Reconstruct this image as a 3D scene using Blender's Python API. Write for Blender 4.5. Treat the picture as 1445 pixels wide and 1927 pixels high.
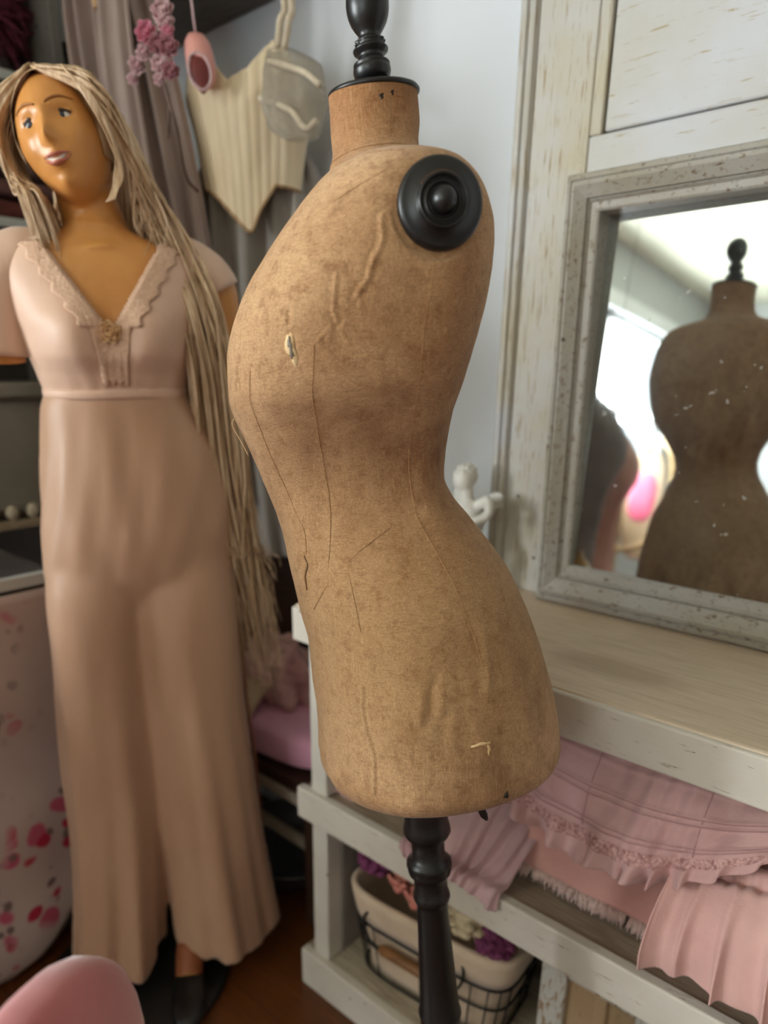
import bpy, bmesh, math, random
import numpy as np
from mathutils import Vector, Matrix
random.seed(7); rng = np.random.default_rng(7)
for o in list(bpy.data.objects): bpy.data.objects.remove(o)
SC = bpy.context.scene; COL = SC.collection; PI = math.pi

# ------------------------------------------------------------------ camera
H = 1.30; PITCH = math.radians(18.7); AZ = math.radians(47.2)
FW = np.array([-math.cos(AZ), math.sin(AZ), 0.0]); RT = np.array([math.sin(AZ), math.cos(AZ), 0.0]); UP = np.array([0, 0, 1.0])
fwd = FW*math.cos(PITCH) - UP*math.sin(PITCH); upc = FW*math.sin(PITCH) + UP*math.cos(PITCH)
cd = bpy.data.cameras.new('camera'); cam = bpy.data.objects.new('camera', cd); COL.objects.link(cam)
cam.matrix_world = Matrix(((RT[0], upc[0], -fwd[0], 0), (RT[1], upc[1], -fwd[1], 0), (RT[2], upc[2], -fwd[2], H), (0, 0, 0, 1)))
cd.sensor_fit = 'AUTO'; cd.sensor_width = 36; cd.lens = 1328/1927*36
cd.shift_x = (722.5-660)/1927; cd.shift_y = (1139-963.5)/1927
cd.clip_start = .02; cd.dof.use_dof = True; cd.dof.focus_distance = .76; cd.dof.aperture_fstop = 2.5
SC.camera = cam
# ------------------------------------------------------------------ light and exposure
W = bpy.data.worlds.new('sky'); SC.world = W; W.use_nodes = True
bg = W.node_tree.nodes['Background']; bg.inputs[0].default_value = (.90, .95, 1, 1); bg.inputs[1].default_value = 1.6
def area(name, loc, rot, sx, sy, power, col):
    d = bpy.data.lights.new(name, 'AREA'); d.shape = 'RECTANGLE'; d.size = sx; d.size_y = sy; d.energy = power; d.color = col
    o = bpy.data.objects.new(name, d); COL.objects.link(o); o.location = loc; o.rotation_euler = rot
    return o
area('daylight_left_window', (-2.50, -2.15, 1.62), (0, math.radians(-90), 0), 1.3, 2.2, 150, (.985, .99, 1.0))
area('added_front_fill', (.35, -4.1, 1.6), (math.radians(90), 0, 0), 1.5, 1.3, 9, (.985, .99, 1.0))  # added fill lamp behind the camera, not an observed window
SC.view_settings.view_transform = 'Standard'; SC.view_settings.look = 'None'
SC.view_settings.exposure = 1.27; SC.view_settings.gamma = 1; SC.view_settings.use_curve_mapping = False

# ------------------------------------------------------------------ helpers
def lin(r, g, b):
    f = lambda c: (c/255/12.92 if c/255 <= .04045 else ((c/255+.055)/1.055)**2.4)
    return (f(r), f(g), f(b), 1)
class NT:
    def __init__(s, name):
        s.m = bpy.data.materials.new(name); s.m.use_nodes = True; s.t = s.m.node_tree; s.b = s.t.nodes['Principled BSDF']
        s.out = s.t.nodes['Material Output']; s._tc = None
    def n(s, typ, **kw):
        d = s.t.nodes.new(typ)
        for k, v in kw.items(): setattr(d, k, v)
        return d
    def l(s, a, b): s.t.links.new(a, b)
    def tc(s, scale=None, out='Object'):
        if not s._tc: s._tc = s.n('ShaderNodeTexCoord')
        if scale is None: return s._tc.outputs[out]
        mp = s.n('ShaderNodeMapping'); s.l(s._tc.outputs[out], mp.inputs[0]); mp.inputs['Scale'].default_value = scale
        return mp.outputs[0]
    def noise(s, scale, vec=None, detail=4, rough=.55, dist=0):
        d = s.n('ShaderNodeTexNoise'); d.inputs['Scale'].default_value = scale; d.inputs['Detail'].default_value = detail
        d.inputs['Roughness'].default_value = rough; d.inputs['Distortion'].default_value = dist
        s.l(vec if vec else s.tc(), d.inputs['Vector']); return d.outputs[0]
    def ramp(s, fac, stops):
        d = s.n('ShaderNodeValToRGB'); e = d.color_ramp.elements
        while len(e) < len(stops): e.new(.5)
        for i, (p, c) in enumerate(stops):
            e[i].position = p; e[i].color = c if len(c) == 4 else (*c, 1)
        s.l(fac, d.inputs[0]); return d.outputs[0]
    def mix(s, fac, a, b, mode='MIX'):
        d = s.n('ShaderNodeMix', data_type='RGBA', blend_type=mode)
        for v, i in ((fac, 0), (a, 6), (b, 7)):
            if isinstance(v, bpy.types.NodeSocket): s.l(v, d.inputs[i])
            else: d.inputs[i].default_value = v
        return d.outputs[2]
    def math(s, op, a, b=0, c=0, clamp=False):
        d = s.n('ShaderNodeMath', operation=op, use_clamp=clamp)
        for i, v in enumerate((a, b, c)):
            if isinstance(v, bpy.types.NodeSocket): s.l(v, d.inputs[i])
            else: d.inputs[i].default_value = v
        return d.outputs[0]
    def bump(s, h, strength=.3, dist=.002):
        d = s.n('ShaderNodeBump'); d.inputs['Strength'].default_value = strength; d.inputs['Distance'].default_value = dist
        s.l(h, d.inputs['Height']); s.l(d.outputs[0], s.b.inputs['Normal'])
    def base(s, c, rough=.6, metal=0, spec=None):
        if isinstance(c, bpy.types.NodeSocket): s.l(c, s.b.inputs['Base Color'])
        else: s.b.inputs['Base Color'].default_value = c
        s.b.inputs['Roughness'].default_value = rough; s.b.inputs['Metallic'].default_value = metal
        if spec is not None: s.b.inputs['Specular IOR Level'].default_value = spec
        return s
K01 = [(.35, (0, 0, 0)), (.65, (1, 1, 1))]
def plain(name, c1, c2=None, scale=12, rough=.6, metal=0, bump=0, bscale=60, stretch=(1, 1, 1), sheen=0, spec=None):
    t = NT(name); c2 = c2 or tuple(x*.8 for x in c1[:3])+(1,)
    t.base(t.mix(t.ramp(t.noise(scale, t.tc(stretch)), K01), c1, c2), rough, metal, spec)
    if bump: t.bump(t.noise(bscale, t.tc(stretch)), bump, .003)
    if sheen: t.b.inputs['Sheen Weight'].default_value = sheen
    return t.m
def painted_wood(name, paint, paint2, wood, wear=.62, stretch=(3, 20, 20), rough=.62):
    t = NT(name)
    c = t.mix(t.ramp(t.noise(5), K01), paint, paint2)
    g = t.noise(9, t.tc(stretch), 8, .7, .4)
    c = t.mix(t.ramp(g, [(wear, (0, 0, 0)), (wear+.05, (1, 1, 1))]), c, wood)
    v = t.n('ShaderNodeTexVoronoi'); v.inputs['Scale'].default_value = 14; t.l(t.tc((1, 1, 1)), v.inputs['Vector'])
    c = t.mix(t.ramp(v.outputs[0], [(.035, (1, 1, 1)), (.06, (0, 0, 0))]), c, lin(70, 55, 45))
    t.base(c, rough); t.bump(g, .25, .003); return t.m

def me_obj(name, verts, faces, mat=None, parent=None, smooth=True, off=None):
    me = bpy.data.meshes.new(name); v = np.asarray(verts, float)
    if off is not None: v = v - np.asarray(off)
    me.from_pydata(v.tolist(), [], [list(map(int, f)) for f in faces]); me.validate(); me.update()
    if smooth: me.polygons.foreach_set('use_smooth', [True]*len(me.polygons))
    o = bpy.data.objects.new(name, me); COL.objects.link(o)
    if mat: me.materials.append(mat)
    if parent: o.parent = parent
    return o
class G:                                  # geometry collector
    def __init__(s): s.v = []; s.f = []; s.n = 0
    def add(s, v, f):
        v = np.asarray(v, float); s.v.append(v); s.f += [tuple(i+s.n for i in q) for q in f]; s.n += len(v); return s
    def obj(s, name, mat, parent=None, smooth=True, bevel=0, world=False, solid=0, sub=0, remesh=0):
        off = parent.location if (parent and world) else None
        o = me_obj(name, np.vstack(s.v), s.f, mat, parent, smooth, off)
        if bevel:
            m = o.modifiers.new('b', 'BEVEL'); m.width = bevel; m.segments = 2; m.limit_method = 'ANGLE'; m.harden_normals = False
        if remesh:
            m = o.modifiers.new('r', 'REMESH'); m.mode = 'VOXEL'; m.voxel_size = remesh; m.use_smooth_shade = True
            m = o.modifiers.new('s', 'SMOOTH'); m.iterations = 4; m.factor = .5
        if solid:
            m = o.modifiers.new('t', 'SOLIDIFY'); m.thickness = solid; m.offset = 0
        if sub:
            m = o.modifiers.new('u', 'SUBSURF'); m.levels = sub; m.render_levels = sub
        return o
def box(x0, x1, y0, y1, z0, z1):
    v = [(x, y, z) for x in (x0, x1) for y in (y0, y1) for z in (z0, z1)]
    return v, [(0, 1, 3, 2), (4, 6, 7, 5), (0, 4, 5, 1), (2, 3, 7, 6), (0, 2, 6, 4), (1, 5, 7, 3)]
def loft(rings, closed=True, cap0=False, cap1=False):
    R = [np.asarray(r, float) for r in rings]; n = len(R[0]); f = []
    for i in range(len(R)-1):
        for j in range(n if closed else n-1):
            k = (j+1) % n; f.append((i*n+j, i*n+k, (i+1)*n+k, (i+1)*n+j))
    if cap0: f.append(tuple(range(n))[::-1])
    if cap1: f.append(tuple((len(R)-1)*n+j for j in range(n)))
    return np.vstack(R), f
def lathe(prof, n=40, axis='z'):
    rings = []
    for r, z in prof:
        t = np.linspace(0, 2*PI, n, endpoint=False); r = max(r, 1e-5)
        rings.append(np.c_[r*np.cos(t), r*np.sin(t), np.full(n, z)])
    v, f = loft(rings)
    return v, f
def catmull(P, n):
    P = np.asarray(P, float); m = len(P); out = []
    Q = np.vstack([2*P[0]-P[1], P, 2*P[-1]-P[-2]])
    for t in np.linspace(0, m-1, n):
        i = min(int(t), m-2); u = t-i; a, b, c, d = Q[i:i+4]
        out.append(.5*((2*b)+(c-a)*u+(2*a-5*b+4*c-d)*u*u+(3*b-a-3*c+d)*u**3))
    return np.array(out)
def tube(path, rad, n=8, caps=True):
    P = np.asarray(path, float); m = len(P); rad = np.broadcast_to(rad, (m,))
    T = np.gradient(P, axis=0); T /= np.linalg.norm(T, axis=1, keepdims=True)+1e-12
    u = np.cross(T[0], [0, 0, 1.0]);
    if np.linalg.norm(u) < 1e-3: u = np.cross(T[0], [1.0, 0, 0])
    u /= np.linalg.norm(u); rings = []; th = np.linspace(0, 2*PI, n, endpoint=False)
    for i in range(m):
        u = u-T[i]*(u@T[i]); u /= np.linalg.norm(u)+1e-12; w = np.cross(T[i], u)
        rings.append(P[i]+rad[i]*(np.outer(np.cos(th), u)+np.outer(np.sin(th), w)))
    return loft(rings, True, caps, caps)
def ellip(c, r, nu=24, nv=14, R=None):
    v = []; f = []
    for i in range(nv+1):
        p = PI*i/nv
        for j in range(nu):
            t = 2*PI*j/nu; v.append((math.sin(p)*math.cos(t), math.sin(p)*math.sin(t), math.cos(p)))
    v = np.array(v)*np.asarray(r)
    if R is not None: v = v@np.asarray(R).T
    for i in range(nv):
        for j in range(nu):
            k = (j+1) % nu; f.append((i*nu+j, (i+1)*nu+j, (i+1)*nu+k, i*nu+k))
    return v+np.asarray(c), f
def grid(fn, nu, nv, u0=0, u1=1, v0=0, v1=1):
    v = [fn(u, w) for u in np.linspace(u0, u1, nu) for w in np.linspace(v0, v1, nv)]
    f = [(i*nv+j, (i+1)*nv+j, (i+1)*nv+j+1, i*nv+j+1) for i in range(nu-1) for j in range(nv-1)]
    return v, f
def thing(name, label, cat, loc=(0, 0, 0), group=None, mat3=None):
    o = bpy.data.objects.new(name, None); COL.objects.link(o); o.empty_display_size = .05
    o.location = loc
    if mat3 is not None: o.rotation_euler = mat3.to_euler()
    o['label'] = label; o['category'] = cat
    if group: o['group'] = group
    return o
def tag(o, label, cat, group=None, kind=None):
    o['label'] = label; o['category'] = cat
    if group: o['group'] = group
    if kind: o['kind'] = kind
    return o
def struct(o): o['kind'] = 'structure'; return o
def copy_tree(o, parent=None, mats=None):
    c = o.copy(); COL.objects.link(c)
    if parent: c.parent = parent
    if mats and c.data and o.name.split('.')[0] in mats:
        c.data = c.data.copy(); c.data.materials.clear(); c.data.materials.append(mats[o.name.split('.')[0]])
    for ch in list(o.children): copy_tree(ch, c, mats)
    return c
def itp(tab, s):                          # monotone cubic interpolation of table rows (first column is the key)
    T = np.array(sorted([list(t) for t in tab]), float); x = T[:, 0]; s = np.atleast_1d(s); out = []
    for k in range(1, T.shape[1]):
        y = T[:, k]; h = np.diff(x); d = np.diff(y)/h; m = np.zeros(len(x)); m[0] = d[0]; m[-1] = d[-1]
        for i in range(1, len(x)-1):
            if d[i-1]*d[i] > 0:
                w1 = 2*h[i]+h[i-1]; w2 = h[i]+2*h[i-1]; m[i] = (w1+w2)/(w1/d[i-1]+w2/d[i])
        i = np.clip(np.searchsorted(x, s)-1, 0, len(h)-1); t = np.clip((s-x[i])/h[i], 0, 1)
        out.append((2*t**3-3*t*t+1)*y[i]+(t**3-2*t*t+t)*h[i]*m[i]+(-2*t**3+3*t*t)*y[i+1]+(t**3-t*t)*h[i]*m[i+1])
    return np.array(out)
def fbm(p, seed=0, oct=3):
    p = np.asarray(p, float); v = 0; a = 1.0; r = np.random.default_rng(seed)
    for k in range(oct):
        for _ in range(3):
            d = r.normal(size=p.shape[-1]); v = v+a*np.sin(p@d*(2**k)+r.uniform(0, 6.28))/3
        a *= .5
    return v

# ------------------------------------------------------------------ materials of the room
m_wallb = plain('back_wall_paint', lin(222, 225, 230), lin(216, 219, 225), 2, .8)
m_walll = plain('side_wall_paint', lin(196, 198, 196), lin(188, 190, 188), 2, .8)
m_ceil = plain('ceiling_paint', lin(224, 220, 198), lin(214, 210, 188), 2, .85)
def floor_mat():
    t = NT('brown_floorboards'); b = t.n('ShaderNodeTexBrick'); mp = t.tc((1, 1, 1)); t.l(mp, b.inputs['Vector'])
    b.inputs['Scale'].default_value = 1; b.inputs['Brick Width'].default_value = 1.4; b.inputs['Row Height'].default_value = .09
    b.inputs['Mortar Size'].default_value = .0015; b.inputs['Color1'].default_value = lin(104, 56, 24); b.inputs['Color2'].default_value = lin(84, 43, 17)
    b.inputs['Mortar'].default_value = lin(40, 20, 10)
    g = t.noise(6, t.tc((2, 30, 1)), 8, .65, .6)
    t.base(t.mix(.5, b.outputs[0], t.ramp(g, [(.3, lin(54, 26, 10)), (.7, lin(124, 70, 30))])), .35)
    t.bump(g, .1, .001); return t.m
m_floor = floor_mat()
m_white = painted_wood('chipped_white_paint', lin(220, 213, 203), lin(204, 196, 183), lin(150, 128, 106), .61, (3, 22, 22))
m_whitep = painted_wood('chipped_white_paint_upright', lin(222, 217, 208), lin(204, 198, 187), lin(150, 130, 108), .64, (22, 22, 3))
m_creamtop = None
XL, XR, YB, YF, ZC = -2.2, 2.2, 1.25, -3.8, 2.58
g = G().add(*box(XL-.1, XR+.1, YF-.1, YB+.1, -.1, 0)); struct(g.obj('floor', m_floor, smooth=False))
g = G().add(*box(XL-.1, XR+.1, YF-.1, YB+.1, ZC, ZC+.1)); struct(g.obj('ceiling', m_ceil, smooth=False))
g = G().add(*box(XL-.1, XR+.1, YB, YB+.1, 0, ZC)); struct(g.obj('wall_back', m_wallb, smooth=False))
g = G().add(*box(XR, XR+.1, YF, YB, 0, ZC)); struct(g.obj('wall_right', plain('greige_wall_paint', lin(128, 118, 108), lin(120, 110, 100), 2, .85), smooth=False))  # unseen wall, its paint darkened to cut bounced fill light
WY0, WY1, WZ0, WZ1 = -3.25, -1.05, 1.0, 2.2
g = G()
for a in ((YF, WY0, 0, ZC), (WY1, YB, 0, ZC), (WY0, WY1, 0, WZ0), (WY0, WY1, WZ1, ZC)): g.add(*box(XL-.1, XL, a[0], a[1], a[2], a[3]))
struct(g.obj('wall_left', m_walll, smooth=False))
FX0, FX1, FZ0, FZ1 = -.4, 1.1, .95, 2.25
g = G()
for a in ((XL-.1, FX0, 0, ZC), (FX1, XR+.1, 0, ZC), (FX0, FX1, 0, FZ0), (FX0, FX1, FZ1, ZC)): g.add(*box(a[0], a[1], YF-.1, YF, a[2], a[3]))
struct(g.obj('wall_front', m_walll, smooth=False))
m_frame = plain('window_frame_white', lin(238, 240, 240), lin(226, 228, 228), 4, .5)
def pane_mat():
    t = NT('window_glass'); tr = t.n('ShaderNodeBsdfTransparent'); gl = t.n('ShaderNodeBsdfGlossy'); gl.inputs['Roughness'].default_value = .02
    tr.inputs[0].default_value = (.95, .98, .98, 1)
    mx = t.n('ShaderNodeMixShader'); mx.inputs[0].default_value = .05; t.l(tr.outputs[0], mx.inputs[1]); t.l(gl.outputs[0], mx.inputs[2])
    t.l(mx.outputs[0], t.out.inputs[0]); return t.m
m_pane = pane_mat()
# window 1 in the left wall
w1 = bpy.data.objects.new('window_1', None); COL.objects.link(w1); w1['kind'] = 'structure'; w1.location = (XL, (WY0+WY1)/2, WZ0)
g = G()
for y0, y1, z0, z1 in ((WY0-.09, WY0, WZ0-.08, WZ1+.1), (WY1, WY1+.09, WZ0-.08, WZ1+.1), (WY0, WY1, WZ1, WZ1+.1), (WY0, WY1, WZ0-.08, WZ0)):
    g.add(*box(XL, XL+.025, y0, y1, z0, z1))
for y0, y1, z0, z1 in ((WY0, WY0+.05, WZ0, WZ1), (WY1-.05, WY1, WZ0, WZ1), (WY0, WY1, WZ0, WZ0+.05), (WY0, WY1, WZ1-.05, WZ1), (-2.2, -2.1, WZ0, WZ1), (WY0, WY1, 1.58, 1.615)):
    g.add(*box(XL-.07, XL-.03, y0, y1, z0, z1))
g.obj('window_frame', m_frame, w1, False, .003, world=True)
G().add(*box(XL-.052, XL-.048, WY0, WY1, WZ0, WZ1)).obj('window_pane', m_pane, w1, False, world=True)
w2 = bpy.data.objects.new('added_fill_window', None); COL.objects.link(w2); w2['kind'] = 'structure'; w2.location = ((FX0+FX1)/2, YF, FZ0)  # unseen window added to go with the front fill lamp
g = G()
for x0, x1, z0, z1 in ((FX0-.09, FX0, FZ0-.08, FZ1+.1), (FX1, FX1+.09, FZ0-.08, FZ1+.1), (FX0, FX1, FZ1, FZ1+.1), (FX0, FX1, FZ0-.08, FZ0)):
    g.add(*box(x0, x1, YF, YF+.025, z0, z1))
for x0, x1, z0, z1 in ((FX0, FX0+.05, FZ0, FZ1), (FX1-.05, FX1, FZ0, FZ1), (FX0, FX1, FZ0, FZ0+.05), (FX0, FX1, FZ1-.05, FZ1), (.33, .37, FZ0, FZ1), (FX0, FX1, 1.58, 1.615)):
    g.add(*box(x0, x1, YF-.07, YF-.03, z0, z1))
g.obj('window_frame', m_frame, w2, False, .003, world=True)
G().add(*box(FX0, FX1, YF-.052, YF-.048, FZ0, FZ1)).obj('window_pane', m_pane, w2, False, world=True)
g = G().add(*box(XL, XR, YB-.015, YB, 0, .12)); struct(g.obj('baseboard_back', m_frame, smooth=False, bevel=.003))
g = G().add(*box(XL, XL+.015, YF, YB-.015, 0, .12)); struct(g.obj('baseboard_left', m_frame, smooth=False, bevel=.003))

# ------------------------------------------------------------------ white console cabinet
def cream_top():
    t = NT('worn_cream_tabletop')
    gr = t.noise(7, t.tc((1.5, 22, 5)), 8, .65, .5)
    c = t.ramp(gr, [(.22, lin(184, 162, 138)), (.5, lin(210, 190, 166)), (.78, lin(224, 206, 184))])
    # old greenish-brown wipe mark on the top
    mp = t.n('ShaderNodeMapping'); t.l(t.tc(), mp.inputs[0]); mp.inputs['Location'].default_value = (.185*6, .055*16, 0); mp.inputs['Scale'].default_value = (6.0, 16, 0)
    ds = t.n('ShaderNodeVectorMath', operation='LENGTH'); t.l(mp.outputs[0], ds.inputs[0])
    d = t.math('ADD', ds.outputs['Value'], t.math('MULTIPLY', t.noise(9), .5))
    c = t.mix(t.ramp(d, [(.6, (.5, .5, .5)), (1.2, (0, 0, 0))]), c, lin(156, 130, 98))
    t.base(c, .5); t.bump(gr, .12, .0015); return t.m
m_creamtop = cream_top()
m_inner = plain('grey_cabinet_inside', lin(150, 142, 136), lin(128, 120, 114), 6, .7)
CY0, CY1, CX0, CX1 = .828, 1.205, -.911, .56
cab = thing('console_cabinet', 'long white chipped-paint wooden cabinet with open shelves under the mirror', 'cabinet', (-.17, 1.0, 0))
def cpart(name, boxes, mat, bev=.003, parent=cab):
    g = G()
    for b in boxes: g.add(*box(*b))
    return g.obj(name, mat, parent, False, bev, world=True)
o = cpart('tabletop', [(CX0, CX1, CY0+.004, CY1, .868, .887)], m_creamtop); o['label'] = 'worn cream wooden tabletop with a brown wipe mark'
cpart('front_rail', [(CX0, CX1, CY0-.004, CY0+.02, .819, .884)], m_white)
cpart('end_rail', [(CX0, CX0+.022, CY0+.02, CY1, .819, .866)], m_white); cpart('end_rail', [(CX1-.022, CX1, CY0+.02, CY1, .819, .866)], m_white)
cpart('shelf', [(CX0+.002, CX1, CY0+.015, CY1, .478, .497)], plain('bare_shelf_wood', lin(176, 160, 142), lin(146, 128, 110), 7, .6, 0, .3, 40, (2, 20, 2)))
cpart('shelf_rail', [(CX0, CX1, CY0-.004, CY0+.016, .434, .503), (CX0, CX0+.02, CY0+.016, CY1, .434, .477)], m_white)
cpart('plinth', [(CX0, CX1, CY0-.004, CY0+.016, 0, .094), (CX0, CX0+.02, CY0+.016, CY1, 0, .076)], m_white)
cpart('bottom_shelf', [(CX0+.001, CX1, CY0+.014, CY1, .076, .094)], plain('bottom_shelf_wood', lin(190, 178, 158), lin(150, 136, 116), 7, .6, 0, .3, 40, (2, 20, 2)))
for x in (-.883, .50):
    for y in (.838, 1.155):
        cpart('post', [(x, x+.042, y, y+.042, .0941, .478), (x, x+.042, y, y+.042, .498, .868)], m_whitep)
cpart('side_panel', [(-.848, -.838, .88, 1.155, .0941, .478)], m_inner); cpart('side_panel', [(.49, .50, .88, 1.155, .0941, .478)], m_inner)
cpart('back_panel', [(-.84, .5, 1.197, 1.204, .0941, .478), (-.84, .5, 1.197, 1.204, .498, .868)], m_inner)

# ------------------------------------------------------------------ trumeau mirror
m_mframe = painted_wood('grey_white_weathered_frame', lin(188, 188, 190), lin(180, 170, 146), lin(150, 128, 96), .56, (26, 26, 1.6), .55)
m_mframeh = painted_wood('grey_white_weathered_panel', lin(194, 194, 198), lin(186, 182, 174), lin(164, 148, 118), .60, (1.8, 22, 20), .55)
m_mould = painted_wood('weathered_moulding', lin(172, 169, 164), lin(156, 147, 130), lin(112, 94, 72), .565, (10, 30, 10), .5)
MX0, MX1, MZ0, MZ1 = -.556, 0.0, .960, 1.532     # glass opening
mir = thing('trumeau_mirror', 'tall weathered grey-white panelled mirror standing on the white cabinet', 'mirror', (-.28, 1.19, .887))
SX0, SX1, TZ = -.727, .171, 2.12
def mpart(name, boxes, mat, bev=.003): 
    g = G()
    for b in boxes: g.add(*box(*b))
    return g.obj(name, mat, mir, False, bev, world=True)
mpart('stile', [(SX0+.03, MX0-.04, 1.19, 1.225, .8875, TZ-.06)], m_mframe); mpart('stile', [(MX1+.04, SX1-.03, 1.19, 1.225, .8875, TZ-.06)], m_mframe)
for sx, sg in ((SX0, 1), (SX1, -1)):
    g = G(); pr = [(0, 1.225), (0, 1.183), (.004, 1.179), (.012, 1.179), (.015, 1.185), (.018, 1.185), (.021, 1.180), (.026, 1.182), (.030, 1.190), (.030, 1.225)]
    R = [[(sx+sg*a, b, z) for a, b in pr] for z in (.8875, TZ-.06)]
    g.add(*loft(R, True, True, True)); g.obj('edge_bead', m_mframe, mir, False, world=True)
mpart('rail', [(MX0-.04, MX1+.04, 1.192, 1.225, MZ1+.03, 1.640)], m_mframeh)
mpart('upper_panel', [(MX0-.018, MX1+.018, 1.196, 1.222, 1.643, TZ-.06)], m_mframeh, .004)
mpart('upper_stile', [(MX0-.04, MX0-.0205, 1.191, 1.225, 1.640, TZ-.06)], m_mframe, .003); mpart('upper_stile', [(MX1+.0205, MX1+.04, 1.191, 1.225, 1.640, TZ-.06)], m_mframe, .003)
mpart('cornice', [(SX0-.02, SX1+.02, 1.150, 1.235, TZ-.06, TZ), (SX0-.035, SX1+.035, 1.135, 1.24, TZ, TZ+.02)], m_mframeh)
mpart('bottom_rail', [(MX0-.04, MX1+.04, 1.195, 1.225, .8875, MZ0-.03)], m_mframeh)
g = G(); prof = [(-.001, 1.238), (0, 1.176), (.003, 1.1735), (.012, 1.172), (.016, 1.1665), (.0165, 1.170), (.0175, 1.170), (.019, 1.165), (.030, 1.158), (.036, 1.154), (.041, 1.156), (.042, 1.163), (.0435, 1.163), (.046, 1.160), (.053, 1.163), (.056, 1.170), (.057, 1.190)]
R = []
for w, y in prof:
    zb = MZ0-w*1.28; yt, yb = (y+.009, y-.009) if y < 1.2 else (y, y)      # the old moulding leans back a little
    R.append([(MX0+.011-w, yb, zb), (MX1+w, yb, zb), (MX1+w, yt, MZ1+w), (MX0-.007-w, yt, MZ1+w)])
f = []
for i in range(len(R)-1):
    for j in range(4): f.append((i*4+j, (i+1)*4+j, (i+1)*4+(j+1) % 4, i*4+(j+1) % 4))
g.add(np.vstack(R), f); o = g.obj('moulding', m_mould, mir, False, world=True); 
def mirror_mat():
    t = NT('old_mirror_silver'); sp = t.ramp(t.noise(70, None, 2, .5), [(.70, (0, 0, 0)), (.76, (.5, .5, .5))])
    cl = t.ramp(t.noise(5, None, 5), [(.35, (.02, .02, .02)), (.75, (.10, .10, .10))])
    t.b.inputs['Metallic'].default_value = 1; t.b.inputs['Base Color'].default_value = (.585, .625, .625, 1); t.b.inputs['Roughness'].default_value = .03
    df = t.n('ShaderNodeBsdfDiffuse'); df.inputs[0].default_value = lin(205, 202, 195)
    mx = t.n('ShaderNodeMixShader'); t.l(t.math('ADD', sp, cl, 0, True), mx.inputs[0]); t.l(t.b.outputs[0], mx.inputs[1]); t.l(df.outputs[0], mx.inputs[2])
    t.l(mx.outputs[0], t.out.inputs[0]); return t.m
TILT = math.radians(4.6); YAW = math.radians(-1.0); cz = (MZ0+MZ1)/2; hz = (MZ1-MZ0)/2+.012; G0 = 1.1945
def gy(z, e=0, x=-.28): return G0+(z-cz)*math.tan(TILT)+(x+.28)*math.tan(YAW)+e
v = [(x, gy(z, e, x), z) for e in (0, .004) for x, z in ((MX0-.01, cz-hz), (MX1+.01, cz-hz), (MX1+.01, cz+hz), (MX0-.01, cz+hz))]
g = G().add(v, [(0, 1, 2, 3), (7, 6, 5, 4), (0, 4, 5, 1), (1, 5, 6, 2), (2, 6, 7, 3), (3, 7, 4, 0)])
o = g.obj('mirror_glass', mirror_mat(), mir, False, world=True); o['label'] = 'spotted old mirror glass'
m_black0 = plain('frame_rebate_dark', lin(40, 36, 34), lin(28, 25, 24), 9, .8)
mpart('backing', [(MX0-.035, MX1+.035, 1.2385, 1.245, MZ0-.03, MZ1+.03)], m_black0, 0)

# ------------------------------------------------------------------ dress form
A = Vector((-.1224, -.0003, .9925)).normalized(); L = Vector((.7894, -.6061, .0972)); L = (L-A*L.dot(A)).normalized(); F = L.cross(A).normalized()
FORM_ROT = Matrix((F, L, A)).transposed(); FORM_O = Vector((-.3601, .6311, 0))
FT = [[1.571,.0445,2.0,.046,.0435],[1.545,.0435,2.0,.0457,.0443],[1.522,.0455,2.0,.0459,.042],[1.505,.055,2.0,.0515,.045],[1.496,.078,2.0,.0573,.052],[1.488,.106,2.1,.0666,.068],[1.476,.13,2.2,.0796,.084],[1.456,.144,2.3,.0995,.095],[1.424,.152,2.4,.127,.1],[1.39,.155,2.4,.1534,.0955],[1.36,.152,2.4,.169,.0885],[1.33,.147,2.3,.1782,.0791],[1.29,.134,2.2,.1815,.0644],[1.25,.106,2.1,.1711,.0521],[1.21,.085,2.05,.1583,.0452],[1.19,.082,2.0,.1519,.044],[1.17,.085,2.0,.1466,.0507],[1.135,.1,2.0,.14,.0751],[1.105,.115,2.0,.137,.0963],[1.075,.128,2.0,.1336,.1134],[1.045,.138,2.0,.1296,.127],[1.01,.146,2.05,.1249,.139],[.97,.153,2.1,.1247,.1497],[.93,.157,2.15,.1234,.1581],[.89,.159,2.2,.1238,.1637],[.852,.16,2.2,.1263,.1654],[.82,.16,2.2,.1263,.1654]]
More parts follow.
